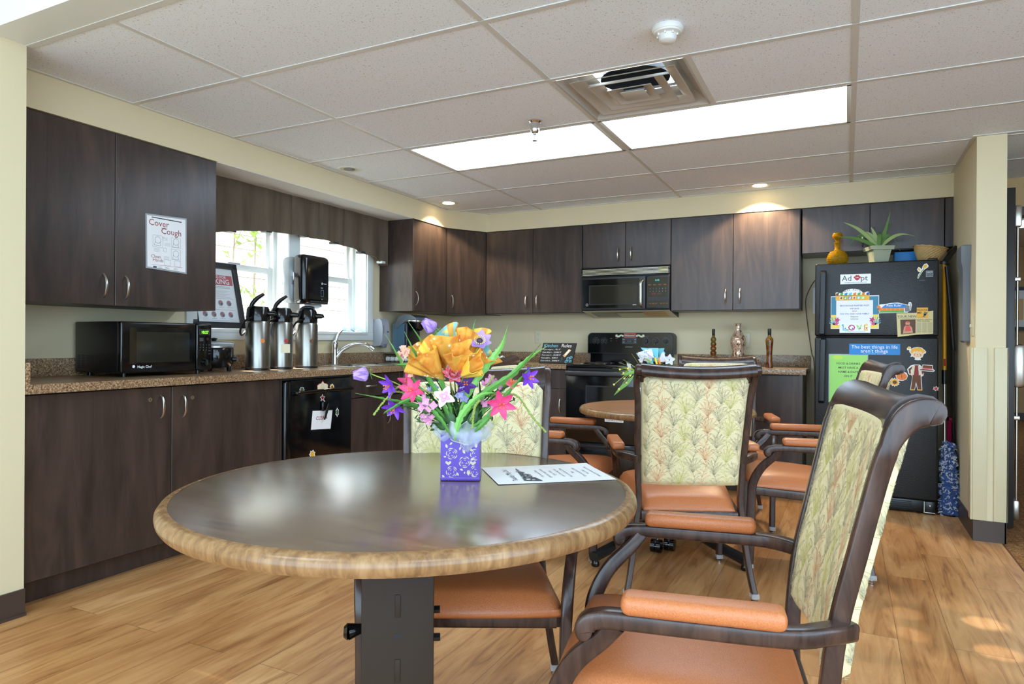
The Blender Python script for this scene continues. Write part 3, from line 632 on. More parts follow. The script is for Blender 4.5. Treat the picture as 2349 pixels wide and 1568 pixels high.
mb = MB(); mb.box((.602, SY - .002, 1.765), (.649, SY + .016, SB - .008), 'cabinet_laminate'); mb.box((.602, SY + .02, 1.765), (.649, BW - .002, SB - .008), 'cabinet_edge'); wob('filler_strip', mb, t)

# ------------------------------------------------------------------ window valance
mb = MB(); yA, yB = 2.662, 4.562; yc = 3.66; px = -3.425
def vz(y): return 1.832 - .105 * (abs(y - yc) / .90) ** 2.2
def vfn(u, v):
    y = lerp(yA, yB, u); z = lerp(SB - .006, vz(y), v); k = (y - yA) / .272
    x = px + (.004 + .014 * v) * math.sin(k * 2 * PI) + .006 * v * math.sin(k * 9.3 + 1) - (.012 if abs((k % 1) - .0) < .03 else 0)
    return (x, y, z)
t = thing('window_valance', 'brown pleated fabric valance with an arched hem over the kitchen window', 'valance', (-3.47, 3.6, 1.73))
mb.grid(vfn, 120, 10, 'valance_cloth', .004); wob('cloth', mb, t, 1.2)
mb = MB(); mb.grid(lambda u, v: (lerp(LW + .004, px, u), yB - .001, lerp(SB - .006, vz(yB), v)), 4, 4, 'valance_cloth', .003); wob('side_return', mb, t)
mb = MB()
mb.box((LW + .002, yA, SB - .03), (px - .015, yB - .004, SB - .006), 'valance_cloth'); wob('mounting_board', mb, t)
for y in (2.98, 3.27, 3.61, 3.93, 4.24, 4.50):
    mb = MB(); mb.box((px - .05, y - .024, vz(y) - .005), (px + .006, y + .024, vz(y) + .012), 'dark_grey' if y < 4.4 else 'white_plastic', .002); wob('clip', mb, t)
# ------------------------------------------------------------------ appliances
Nf = (0, -1, 0); UX_, UY_, UZ_ = (1, 0, 0), (0, 1, 0), (0, 0, 1)
def knob(parent, p, N, r=.018, h=.022, mat='black_plastic', name='knob'):
    mb = MB(); p = V(p); N = V(N); mb.tube([p, p + N * h * .35, p + N * h * .36, p + N * h], [r, r, r * .8, r * .68], mat, 20)
    u = N.cross(V((0, 0, 1))); c = p + N * h; mb.sweep([c - V((0, 0, r * .65)), c + V((0, 0, r * .65))], (.006, .01), mat, u)
    return wob(name, mb, parent)
# dishwasher
t = thing('dishwasher', 'black built-in dishwasher with magnets and a sign clipped on its door', 'dishwasher', (-3.2, 3.25, 0))
mb = MB(); mb.box((-3.48, 2.948, .09), (-2.99, 3.550, .872), 'black_satin'); mb.box((-3.40, 2.95, .0), (-3.03, 3.548, .1), 'black_satin'); mb.box((-2.99, 2.95, .862), (-2.965, 3.548, .872), 'dark_grey'); wob('body', mb, t)
mb = MB(); mb.box((-2.99, 3.004, .11), (-2.955, 3.548, .858), 'black_gloss', .005); mb.box((-2.99, 2.95, .11), (-2.948, 3.002, .858), 'black_gloss', .012, 3)
for k in range(3): mb.box((-2.956, 3.03, .815 + k * .008), (-2.953, 3.10, .818 + k * .008), 'black')
wob('door', mb, t)
mb = MB(); pts = spl([(-2.955, 3.03, .783), (-2.93, 3.05, .783), (-2.922, 3.28, .787), (-2.93, 3.515, .783), (-2.955, 3.53, .783)], 5); mb.sweep(pts, (.022, .018), 'black_gloss', (0, 0, 1), .45); wob('handle', mb, t)
DXF = -2.955
def leafpts(cx, cy, r, n=5, deep=.5, rot=0, sx=1):
    return [(cx + sx * (r if k % 2 == 0 else r * deep) * math.sin(rot + PI * k / n), cy + (r if k % 2 == 0 else r * deep) * math.cos(rot + PI * k / n)) for k in range(2 * n)]
def flowerpts(cx, cy, r, n=9, d=.14):
    return [(cx + r * (1 - d + d * math.cos(n * a)) * math.cos(a), cy + r * (1 - d + d * math.cos(n * a)) * math.sin(a)) for a in [2 * PI * k / 40 for k in range(40)]]
def magnet(label, name='magnet', cat='magnet', group=None): pass
def Ldw(): mb = MB(); return mb, Sheet(mb, (DXF + .0005, 0, 0), UY_, UZ_)
mb, S = Ldw(); S.plate(flowerpts(3.09, .798, .021), 'white'); S.circ(3.09, .798, .015, 'dark_green', 1); S.circ(3.09, .795, .009, 'brown', 2)
one('magnet', mb, 'small dark sunflower magnet at the left above the dishwasher handle', 'magnet', 'dishwasher magnets')
mb, S = Ldw(); S.plate([(3.222, .79), (3.318, .79), (3.322, .818), (3.305, .828), (3.285, .832), (3.27, .848), (3.255, .832), (3.235, .828), (3.218, .818)], 'dark_red'); S.poly([(3.226, .793), (3.314, .793), (3.317, .816), (3.303, .824), (3.283, .828), (3.27, .842), (3.257, .828), (3.237, .824), (3.223, .816)], 'cream', 1)
S.text('Give', 3.27, .816, .016, 'orange', 2); S.text('Thanks', 3.27, .801, .014, 'orange', 2)
one('magnet', mb, 'cream scalloped plaque magnet in the middle above the dishwasher handle', 'magnet', 'dishwasher magnets')
mb, S = Ldw(); S.plate(flowerpts(3.357, .80, .022), 'white'); S.poly(flowerpts(3.357, .80, .018), 'amber_y', 1); S.circ(3.357, .80, .009, 'brown', 2)
one('magnet', mb, 'golden sunflower magnet at the right above the dishwasher handle', 'magnet', 'dishwasher magnets')
mb, S = Ldw(); S.plate(leafpts(3.27, .737, .024, 5, .5), 'white'); S.poly(leafpts(3.27, .737, .019, 5, .45), 'dark_red', 1); S.line((3.277, .722), (3.292, .713), .005, 'white', 1)
one('magnet', mb, 'dark red leaf magnet just below the dishwasher handle', 'magnet', 'dishwasher magnets')
mb, S = Ldw(); S.plate([(p[0], .634 + (p[1] - .634) * 1.8) for p in leafpts(3.407, .634, .017, 6, .7)], 'white'); S.poly([(p[0], .634 + (p[1] - .634) * 1.8) for p in leafpts(3.407, .634, .013, 6, .7)], 'dark_green', 1)
one('magnet', mb, 'green oak leaf magnet to the right of the dishwasher sign', 'magnet', 'dishwasher magnets')
mb, S = Ldw(); S.plate(leafpts(3.182, .395, .028, 7, .72, .3), 'white'); S.poly(leafpts(3.182, .395, .022, 7, .7, .3), 'amber_y', 1); S.line((3.17, .37), (3.16, .36), .006, 'white', 1)
one('magnet', mb, 'yellow maple leaf magnet low on the dishwasher door', 'magnet', 'dishwasher magnets')
mb, S = Ldw(); S.plate([(3.163, .543), (3.348, .530), (3.366, .655), (3.178, .668)], 'black', .0008); S.poly([(3.168, .548), (3.344, .535), (3.361, .651), (3.182, .663)], 'paper', 1)
S.text('CLEAN', 3.262, .602, .032, 'dark_red', 2, bold=.02); one('dishwasher_sign', mb, 'white laminated sign reading CLEAN clipped on the dishwasher door', 'sign')
t = thing('clip_magnet', 'black spring clip magnet holding the sign on the dishwasher', 'clip', (-2.94, 3.27, .66))
mb = MB(); mb.box((DXF + .003, 3.252, .655), (DXF + .022, 3.282, .715), 'black_gloss', .008, 3); wob('body', mb, t)
mb = MB(); mb.sweep([(DXF + .018, 3.27, .60), (DXF + .026, 3.28, .65), (DXF + .03, 3.30, .70)], [(.006, .012), (.006, .022), (.006, .02)], 'black_plastic', (1, 0, 0), .45); wob('lever', mb, t)

# stove
sx0, sx1, sy = -2.044, -1.284, 5.10
t = thing('stove', 'black freestanding electric stove with control knobs on its back panel', 'stove', (-1.665, 5.42, 0))
mb = MB(); mb.box((sx0 + .005, sy + .04, .06), (sx1 - .005, 5.70, .90), 'black_satin'); mb.box((sx0 + .02, sy + .09, 0), (sx1 - .02, 5.68, .06), 'black'); wob('body', mb, t)
mb = MB(); mb.box((sx0, sy + .01, .89), (sx1, 5.70, .918), 'black_gloss', .008, 3); wob('cooktop', mb, t)
for k, (x, y, r) in enumerate(((-1.86, 5.27, .10), (-1.47, 5.27, .08), (-1.86, 5.50, .08), (-1.47, 5.50, .10))):
    mb = MB(); pts = [(x + (.02 + (r - .02) * a / 24) * math.cos(a * .9), y + (.02 + (r - .02) * a / 24) * math.sin(a * .9), .926) for a in range(0, 25)]
    pts = spl(pts, 3); mb.tube(pts, .005, 'black_satin', 6); mb.lathe([(r + .015, .919), (r + .006, .924), (r, .919)], 'chrome', (x, y, 0), 28, False); wob('burner', mb, t)
mb = MB(); n = 6; rr = .04; o = []
for cx_, cz_, a0 in ((sx1 - rr, 1.18 - rr, 0), (sx0 + rr, 1.18 - rr, 90)):
    for k in range(n + 1): a = math.radians(a0 + 90 * k / n); o.append((cx_ + rr * math.cos(a), cz_ + rr * math.sin(a)))
o = [(sx1, 1.0)] + o + [(sx0, 1.0)]
mb.prism(o, (0, 5.72, 0), UX_, UZ_, .10, 'black_satin'); mb.prism([(lerp(-1.664, u, .975), lerp(1.09, w, .94)) for u, w in o], (0, 5.62, 0), UX_, UZ_, .006, 'black_gloss')
mb.box((sx0 + .02, 5.64, .916), (sx1 - .02, 5.70, 1.0), 'black_gloss'); bp = wob('back_panel', mb, t)
fy_ = 5.613
for x in (-1.965, -1.888, -1.518, -1.434, -1.352): 
    mb = MB(); S = Sheet(mb, (0, fy_, 0), UX_, UZ_)
    for k in range(11):
        a = math.radians(-60 + 30 * k); S.circ(x + .029 * math.cos(a), 1.109 + .029 * math.sin(a), .0018, 'grey_plastic', 1, n=6)
    wob('dial_marks', mb, bp, 0); knob(t, (x, fy_, 1.109), Nf, .021 if x != -1.518 else .025)
mb = MB(); S = Sheet(mb, (0, fy_, 0), UX_, UZ_); S.rplate(-1.728, 1.084, -1.596, 1.137, 'dark_grey', .003); S.rect(-1.70, 1.096, -1.632, 1.122, 'black', 1); S.text('12:00', -1.666, 1.101, .018, 'grey_print', 2)
for z in (1.122, 1.10): S.circ(-1.612, z, .007, 'mid_grey', 1); S.rect(-1.722, z - .004, -1.706, z + .004, 'mid_grey', 1)
S.text('HOTPOINT', -1.666, 1.053, .013, 'paper_grey', 1, bold=.02)
S.text('OVEN', -1.826, 1.128, .008, 'paper_grey', 1); S.text('OVEN', -1.777, 1.128, .008, 'paper_grey', 1); S.circ(-1.777, 1.111, .003, 'red', 1); S.circ(-1.826, 1.11, .008, 'black', 1)
S.text('OFF  BROIL  BAKE', -1.518, 1.148, .007, 'paper_grey', 1); wob('control_display', mb, t)
mb = MB(); mb.box((sx0 + .003, sy, .30), (sx1 - .003, sy + .04, .872), 'black_gloss', .006); S = Sheet(mb, (0, sy - .0002, 0), UX_, UZ_)
S.rect(-1.87, .50, -1.458, .752, 'black_satin', 0); S.rect(-1.86, .51, -1.468, .742, 'oven_glass', 1); wob('oven_door', mb, t)
mb = MB(); mb.box((sx0 + .003, sy - .035, .828), (sx1 - .003, sy + .004, .866), 'dark_grey', .012, 3); wob('door_handle', mb, t)
mb = MB(); mb.box((sx0 + .003, sy + .004, .065), (sx1 - .003, sy + .04, .293), 'black_gloss', .006); mb.box((sx0 + .05, sy - .01, .255), (sx1 - .05, sy + .008, .28), 'black_satin', .006); wob('storage_drawer', mb, t)
# stickers on the stove
mb = MB(); S = Sheet(mb, (0, fy_ - .0005, 0), UX_, UZ_); S.rplate(-1.712, 1.139, -1.607, 1.174, 'coral', .001); S.rect(-1.708, 1.143, -1.611, 1.170, 'brown', 1); S.text('Welcome!', -1.66, 1.149, .021, 'white', 2)
for sg in (-1, 1):
    for k in range(6): S.circ(-1.66 + sg * (.062 + .011 * k), 1.152 + .006 * math.sin(k * 1.3), .0075 + .001 * (k == 5) * 4, 'white' if k % 2 == 0 else 'cream', 0)
    S.path([(-1.66 + sg * .055, 1.150), (-1.66 + sg * .09, 1.158), (-1.66 + sg * .12, 1.150)], .003, 'green', 1)
one('magnet', mb, 'small Welcome magnet with white flowers on top of the stove back panel', 'magnet')
mb = MB(); S = Sheet(mb, (0, sy - .0008, 0), UX_, UZ_); S.rplate(-1.708, .47, -1.555, .515, 'white', .0008); S.text('HAPPY', -1.632, .499, .016, 'orange', 1); S.text('THANKSGIVING', -1.632, .478, .019, 'brown', 1, bold=.02)
one('magnet', mb, 'white magnet with THANKSGIVING in orange letters on the oven door', 'magnet')

# over the range microwave
t = thing('over_range_microwave', 'black over-the-range microwave with pale louvres hanging under the short cabinet', 'microwave', (-1.65, 5.57, 1.31))
ax0, ax1, ay = -2.026, -1.274, 5.405
mb = MB(); mb.rings([[(x, 5.745, 1.312), (x, 5.745, 1.722), (x, ay + .012, 1.722), (x, ay + .012, 1.362)] for x in (ax0, ax1)], 'black_satin'); wob('body', mb, t, .3)
mb = MB(); Ub = V((0, .338, -.05)).normalized(); S = Sheet(mb, (0, ay + .015, 1.3612), UX_, -Ub)
S.rplate(ax0 + .005, -.335, ax1 - .005, -.005, 'ivory_plastic', .0015); S.rect(ax0 + .06, -.27, ax0 + .27, -.06, 'mid_grey', 1); S.rect(ax1 - .25, -.27, ax1 - .06, -.06, 'tan', 1); S.rect(-1.80, -.10, -1.50, -.07, 'black', 1)
for k in range(9): S.rect(ax0 + .07, -.25 + k * .021, ax0 + .26, -.243 + k * .021, 'ivory_plastic', 2)
wob('underside_panel', mb, t)
mb = MB(); mb.box((ax0, ay, 1.650), (ax1, ay + .014, 1.722), 'black_gloss', .002)
for k in range(5): mb.box((ax0 + .012, ay - .004, 1.662 + k * .0105), (ax1 - .012, ay + .002, 1.6665 + k * .0105), 'ivory_plastic', .001)
wob('grille', mb, t)
mb = MB(); mb.box((ax0, ay - .004, 1.366), (-1.468, ay + .014, 1.646), 'black_satin', .008, 3); S = Sheet(mb, (0, ay - .0045, 0), UX_, UZ_); S.rect(ax0 + .012, 1.384, -1.52, 1.626, 'window_glass_dark', 1); S.rect(-1.955, 1.41, -1.530, 1.576, 'black', 2); S.rect(-1.945, 1.418, -1.540, 1.568, 'mw_window', 3)
S.circ(-1.972, 1.413, .012, 'nickel', 2); S.circ(-1.972, 1.413, .009, 'black', 3); S.text('GE', -1.972, 1.408, .011, 'nickel', 4); S.rect(-1.575, 1.404, -1.545, 1.409, 'nickel', 2); wob('door', mb, t)
mb = MB(); pts = [(-1.495, ay - .004, 1.385), (-1.502, ay - .03, 1.41), (-1.502, ay - .034, 1.5), (-1.502, ay - .03, 1.585), (-1.49, ay - .004, 1.61)]; mb.sweep(spl(pts, 4), (.022, .010), 'nickel', UX_, .4); wob('handle', mb, t)
mb = MB(); mb.box((-1.464, ay - .004, 1.366), (ax1, ay + .014, 1.646), 'black_satin', .008, 3); S = Sheet(mb, (0, ay - .0045, 0), UX_, UZ_); S.rect(-1.457, 1.384, -1.283, 1.628, 'window_glass_dark', 1)
S.text('8:30', -1.372, 1.596, .02, 'teal_digits', 2)
for i in range(6):
    for j in range(2): S.text(str((i + 5 * j) % 10), -1.43 + i * .025, 1.53 - j * .022, .012, 'paper_grey', 2)
for i in range(4): S.rect(-1.448 + i * .042, 1.561, -1.424 + i * .042, 1.571, 'brown', 2)
for x_, c_ in ((-1.40, 'dark_red'), (-1.355, 'brown')): S.rect(x_ - .015, 1.486, x_ + .015, 1.500, c_, 2); S.rect(x_ - .012, 1.489, x_ + .012, 1.497, 'black', 3)
S.rect(-1.45, 1.438, -1.29, 1.466, 'black_satin', 2)
for i in range(6): S.rect(-1.436 + i * .023 + (.02 if i > 2 else 0), 1.41, -1.42 + i * .023 + (.02 if i > 2 else 0), 1.418, 'brown', 2)
wob('control_panel', mb, t)

# countertop microwave
t = thing('countertop_microwave', 'black countertop microwave with green clock digits on the left counter', 'microwave', (-3.30, 2.32, .914))
my0, my1, mx0, mx1, mz0, mz1 = 2.062, 2.583, -3.485, -3.155, .934, 1.186
mb = MB(); mb.box((mx0, my0, mz0), (mx1 + .005, my1, mz1), 'black_plastic', .006)
for i in range(5):
    for j in range(8): mb.box((mx0 + .02 + i * .037, my0 - .0004, mz0 + .022 + j * .0085), (mx0 + .046 + i * .037, my0 + .001, mz0 + .026 + j * .0085), 'black', 0)
wob('case', mb, t)
mb = MB(); mb.box((mx1, my0, mz0), (mx1 + .032, 2.482, mz1), 'black_gloss', .010, 3); S = Sheet(mb, (mx1 + .032, 0, 0), UY_, UZ_)
S.rect(my0 + .045, mz0 + .045, 2.455, mz1 - .028, 'window_glass_dark', 1); S.rect(my0 + .08, mz0 + .05, 2.44, mz1 - .05, 'mw_window', 2)
S.text('Magic Chef', 2.185, mz0 + .024, .017, 'white', 1, bold=.01); S.poly(flowerpts(2.128, mz0 + .032, .008, 5), 'white', 1); wob('door', mb, t)
mb = MB(); mb.box((mx1, 2.485, mz0), (mx1 + .032, my1, mz1), 'black_gloss', .010, 3); S = Sheet(mb, (mx1 + .032, 0, 0), UY_, UZ_)
S.rect(2.50, mz1 - .062, 2.57, mz1 - .030, 'dark_grey', 1); S.rect(2.508, mz1 - .058, 2.562, mz1 - .036, 'black', 2); S.text('10:27', 2.535, mz1 - .0535, .021, 'green_digits', 3, bold=.02)
for i in range(3):
    for j in range(3): S.text(str(1 + i + 3 * j), 2.506 + i * .02, mz1 - .118 - j * .014, .009, 'paper_grey', 1)
for j in range(4): S.rect(2.558, mz1 - .118 - j * .016, 2.572, mz1 - .112 - j * .016, 'dark_grey', 1)
for j in range(5): S.rect(2.502, mz1 - .078 - j * .004, 2.526, mz1 - .077 - j * .004, 'paper_grey', 1)
S.circ(2.553, mz1 - .083, .008, 'dark_red', 1); S.circ(2.553, mz1 - .083, .007, 'black', 2); cp = wob('control_panel', mb, t)
knob(t, (mx1 + .032, 2.535, mz0 + .042), UX_, .022, .018, 'black_gloss')
for x, y in ((mx0 + .04, my0 + .05), (mx1 - .02, my0 + .05), (mx0 + .04, my1 - .05), (mx1 - .02, my1 - .05)):
    mb = MB(); mb.cyl((x, y, .9145), (x, y, mz0 + .002), .011, 'black_plastic'); wob('foot', mb, t)

# slow cooker
c = (-3.315, 2.755, 0); t = thing('slow_cooker', 'small black slow cooker with glass lid behind the countertop microwave', 'slow cooker', (c[0], c[1], .914))
mb = MB(); mb.lathe([(.07, .935), (.095, .94), (.105, .96), (.108, 1.045), (.103, 1.055), (.10, 1.056)], 'black_gloss', c, 36); wob('body', mb, t)
mb = MB(); mb.lathe([(.112, 1.054), (.112, 1.062), (.10, 1.063)], 'nickel', c, 36); wob('rim', mb, t)
mb = MB(); mb.lathe([(.113, 1.062), (.114, 1.076), (.10, 1.084), (.04, 1.092), (.001, 1.094)], 'smoke_plastic', c, 36); wob('lid', mb, t)
mb = MB(); mb.lathe([(.012, 1.09), (.014, 1.10), (.02, 1.108), (.001, 1.112)], 'black_plastic', c, 16); wob('lid_knob', mb, t)
S_ = V((.8, .6, 0)); p = V(c) + S_ * .106 + V((0, 0, .985)); knob(t, p, S_, .018, .02, 'black_plastic', 'dial')
mb = MB(); S = Sheet(mb, V(c) + S_ * .1085, S_.cross(V((0, 0, 1))) * -1, UZ_); S.text('Crock-Pot', 0, 1.035, .012, 'grey_print', 1); wob('logo', mb, t)
for a in (.6, 2.7, 4.7):
    mb = MB(); q = V(c) + V((math.cos(a) * .085, math.sin(a) * .085, 0)); mb.cyl(q + V((0, 0, .9145)), q + V((0, 0, .945)), .012, 'black_plastic', .018); wob('foot', mb, t)

# airpots
def airpot(x, y, label, dot, patch=False, lever=True):
    t = thing('coffee_airpot', label, 'airpot', (x, y, .914), math.radians(28), 'coffee airpots')
    mb = MB(); mb.lathe([(.070, .0005), (.0735, .002), (.0735, .014), (.072, .016)], 'black_plastic', n=40); mb.ob('base_ring', t)
    mb = MB(); mb.lathe([(.0725, .015), (.0725, .285), (.066, .30)], 'stainless_drum', n=48, caps=False); b = mb.ob('drum', t)
    mb = MB(); mb.lathe([(.066, .298), (.070, .302), (.071, .325), (.068, .34), (.066, .372), (.058, .388), (.03, .394), (.001, .395)], 'black_gloss', n=40, caps=False); mb.ob('pump_head', t)
    mb = MB(); mb.sweep([(.045, 0, .345), (.075, 0, .347), (.105, 0, .345), (.108, 0, .335)], [(.036, .036), (.034, .034), (.032, .030), (.022, .02)], 'black_gloss', (0, 1, 0), .45); mb.ob('spout', t)
    mb = MB(); lp = spl([(-.044, 0, .380), (-.034, 0, .408), (-.006, 0, .440), (.034, 0, .466)] if lever else [(-.045, 0, .384), (-.02, 0, .402), (.02, 0, .404), (.05, 0, .396)], 5); mb.sweep(lp, [(.032, lerp(.012, .024, math.sin(PI * (.1 + .8 * i / (len(lp) - 1))))) for i in range(len(lp))], 'black_plastic', (0, 1, 0), .45); mb.ob('pump_lever', t)
    mb = MB(); pts = spl([(-.01, -.070, .322), (-.05, -.074, .30), (-.088, -.05, .245), (-.098, 0, .215), (-.088, .05, .245), (-.05, .074, .30), (-.01, .070, .322)], 6); mb.tube(pts, .0065, 'black_plastic', 8); mb.ob('carry_handle', t)
    a = math.radians(-52); O = V((math.cos(a) * .0732, math.sin(a) * .0732, .18)); mb = MB(); S = Sheet(mb, O, (-math.sin(a), math.cos(a), 0), UZ_); S.t = 0
    S.circ(.004, .0, .0125, dot, 1); S.text('1', .004, -.004, .010, 'black', 2)
    if patch: S.poly([(-.03, -.075), (.03, -.075), (.03, -.02), (-.03, -.02)], 'cream', 0)
    mb.ob('sticker', b)
airpot(-3.235, 3.008, 'steel coffee airpot with orange dot sticker, leftmost of three on the counter', 'orange')
airpot(-3.25, 3.213, 'steel coffee airpot with red dot and worn tape patch, middle of three', 'red', True)
airpot(-3.235, 3.425, 'steel coffee airpot with brown dot sticker, nearest the sink of three', 'brown', lever=False)

# framed poster leaning in the window
t = thing('framed_poster', 'black framed first aid for choking poster leaning on the window sill', 'poster', (-3.53, 2.96, 1.169))
Vv = V((-.098, 0, .415)).normalized(); O = V((-3.512, 2.765, 1.1695)); H = .43; Wd = .39
mb = MB(); Up = V((0, 1, 0))
def fr(u0, v0, u1, v1): mb.prism([(u0, v0), (u1, v0), (u1, v1), (u0, v1)], O, Up, Vv, .018, 'black_satin')
fr(0, 0, Wd, .035); fr(0, H - .035, Wd, H); fr(0, 0, .035, H); fr(Wd - .035, 0, Wd, H)
for q in ((.033, .033, Wd - .033, .037), (.033, H - .037, Wd - .033, H - .033), (.033, .033, .037, H - .033), (Wd - .037, .033, Wd - .033, H - .033)): mb.prism([(q[0], q[1]), (q[2], q[1]), (q[2], q[3]), (q[0], q[3])], O, Up, Vv, .022, 'dark_grey')
wob('frame', mb, t)
mb = MB(); S = Sheet(mb, O, Up, Vv); S.rplate(.03, .03, Wd - .03, H - .03, 'paper', .006)
S.rect(.055, .284, .345, .350, 'red', 1); S.text('FIRST AID FOR', .215, .328, .026, 'white', 2, bold=.02); S.text('CHOKING', .212, .291, .047, 'white', 2, bold=.03)
for k in range(2): S.rect(.08, .272 - k * .009, .32, .275 - k * .009, 'paper_grey', 1)
for k in range(7): S.rect(.08 + (.03 if k % 2 else 0), .245 - k * .007, .31 - .02 * (k % 3), .2465 - k * .007, 'paper_grey', 1)
for j in range(2):
    S.rect(.08, .195 - j * .075, .33, .1965 - j * .075, 'dark_red', 1)
    for k in range(4):
        x_ = .10 + k * .064; z_ = .165 - j * .075; S.circ(x_, z_, .019, 'grey_print', 1); S.circ(x_ - .004, z_ + .005, .009, 'red', 2); S.circ(x_ + .006, z_ - .006, .008, 'dark_grey', 2); S.rect(x_ - .02, z_ - .028, x_ + .02, z_ - .026, 'paper_grey', 1)
S.rect(.08, .05, .33, .0515, 'paper_grey', 1); wob('print', mb, t)
mb = MB(); mb.prism([(.035, .035), (Wd - .035, .035), (Wd - .035, H - .035), (.035, H - .035)], O + Up.cross(Vv) * .010, Up, Vv, .001, 'clear_glass'); wob('glazing', mb, t)

# paper towel dispenser on the window mullion
t = thing('paper_towel_dispenser', 'black and smoke-clear paper towel dispenser mounted between the two windows', 'towel dispenser', (-3.4, 3.6, 1.335))
ty0, ty1, tz0, tz1 = 3.452, 3.715, 1.345, 1.688
mb = MB(); mb.box((LW + .016, ty0 + .005, tz0 + .01), (-3.40, ty1 - .005, tz1 - .012), 'smoke_plastic', .035, 4); wob('back_housing', mb, t)
mb = MB(); mb.box((-3.40, ty0, tz0), (-3.285, ty1, tz1), 'black_gloss', .038, 5); mb.box((-3.30, ty0 + .06, tz0 + .006), (-3.281, ty1 - .03, tz0 + .026), 'black_satin', .006); S = Sheet(mb, (-3.2845, 0, 0), UY_, UZ_)
S.circ(3.625, 1.495, .008, 'grey_plastic', 1); S.rect(3.635, 1.492, 3.67, 1.497, 'grey_plastic', 1); S.path([(3.615, 1.405), (3.615, 1.45), (3.64, 1.45), (3.64, 1.405), (3.615, 1.405)], .002, 'paper_grey', 1); S.circ(3.625, 1.385, .004, 'paper_grey', 1); S.rect(3.612, 1.462, 3.634, 1.467, 'paper_grey', 1); wob('cover', mb, t)
mb = MB(); mb.cyl((-3.445, ty0 + .02, 1.54), (-3.445, ty1 - .02, 1.54), .05, 'paper', n=28); mb.box((-3.50, ty0 + .012, 1.475), (-3.405, ty1 - .02, 1.545), 'slate_plastic', .01); wob('paper_roll', mb, t)
mb = MB(); mb.grid(lambda u, v: (-3.335 + .01 * v + .006 * math.sin(u * 8), lerp(ty0 + .05, ty1 - .05, u), tz0 + .004 - v * (.022 + .008 * math.sin(u * 11))), 16, 3, 'paper', .001); wob('paper_tail', mb, t)

# soap dispenser
t = thing('soap_dispenser', 'grey wall-mounted soap dispenser right of the kitchen window', 'soap dispenser', (-3.47, 4.53, 1.04))
mb = MB(); a0, a1 = 4.488, 4.582
mb.rings([[(LW + .002, y, 1.045) if False else (x, y, z) for x, z in ((LW + .002, 1.05), (LW + .002, 1.275), (-3.45, 1.282), (-3.427, 1.26), (-3.418, 1.2), (-3.42, 1.1), (-3.44, 1.06))] for y in (a0, a0 + .004, a1 - .004, a1)], 'grey_plastic', True, True)
wob('housing', mb, t); mb = MB(); S = Sheet(mb, (-3.4175, 0, 0), UY_, UZ_); S.rect(4.545, 1.165, 4.572, 1.18, 'mid_grey', 1); S.rect(4.551, 1.168, 4.566, 1.177, 'deep_blue', 2); S.rect(4.50, 1.16, 4.509, 1.225, 'slate_plastic', 1); wob('label_window', mb, t)
mb = MB(); mb.box((-3.47, a0 + .03, 1.042), (-3.432, a1 - .012, 1.075), 'slate_plastic', .01, 3); wob('push_bar', mb, t)

# face mask lying on the sill
mb = MB(); mb.grid(lambda u, v: (-3.60 + .075 * v, lerp(4.10, 4.34, u), 1.171 + .016 * abs(math.sin(u * 7 + v)) + .02 * math.exp(-((u - .15) * 6) ** 2)), 24, 6, 'blue_mask', .0015)
one('face_mask', mb, 'crumpled pale blue face mask lying on the window sill', 'face mask')

# coffee pod drawer + brewer
t = thing('coffee_pod_drawer', 'chrome and glass coffee pod rack under the single-cup brewer', 'pod rack', (-3.35, 4.78, .914))
mb = MB(); mb.box((-3.495, 4.60, .917), (-3.19, 4.96, .921), 'chrome', .001); mb.box((-3.495, 4.60, .992), (-3.19, 4.96, .998), 'chrome', .001); mb.box((-3.495, 4.94, .92), (-3.19, 4.96, .995), 'black_plastic')
for x in (-3.49, -3.20):
    for y in (4.605, 4.945): mb.cyl((x, y, .9145), (x, y, .995), .003, 'chrome', n=8)
mb.cyl((-3.49, 4.602, .975), (-3.195, 4.602, .975), .0018, 'chrome', n=6); wob('rack', mb, t)
for k in range(6):
    mb = MB(); x = -3.482 + .048 * k; mb.tube([(x + .004, 4.635, .946), (x + .040, 4.635, .946)], [.023, .017], 'white_plastic', 18); wob('coffee_pod', mb, t)
t = thing('coffee_brewer', 'black single-cup coffee brewer with blue-tinted water tank on the corner counter', 'coffee maker', (-3.36, 4.80, .998))
ky0, ky1 = 4.70, 4.91
mb = MB(); mb.box((-3.42, ky0 + .01, 1.0), (-3.33, ky1, 1.27), 'black_plastic', .015, 3); mb.box((-3.42, ky0 + .01, 1.0), (-3.22, ky1, 1.022), 'black_plastic', .008); wob('body', mb, t)
mb = MB(); mb.rings([[(x, y, z) for x, z in ((-3.45, 1.20), (-3.445, 1.25), (-3.41, 1.30), (-3.35, 1.325), (-3.29, 1.32), (-3.24, 1.295), (-3.225, 1.265), (-3.24, 1.255), (-3.34, 1.265))] for y in (ky0, ky0 + .012, ky1 - .012, ky1)], 'slate_plastic'); wob('lid', mb, t)
mb = MB(); mb.tube([(-3.277, 4.805, 1.27), (-3.277, 4.805, 1.22), (-3.277, 4.805, 1.20), (-3.277, 4.805, 1.185)], [.052, .048, .04, .02], 'black_gloss', 28); wob('brew_head', mb, t)
mb = MB(); mb.sweep(spl([(-3.335, ky0 - .006, 1.262), (-3.28, ky0 - .012, 1.27), (-3.22, ky0 + .02, 1.265), (-3.195, 4.80, 1.262), (-3.22, ky1 - .02, 1.265), (-3.29, ky1 + .006, 1.27)], 5), (.018, .012), 'nickel', (0, 0, 1), .45); wob('lift_handle', mb, t)
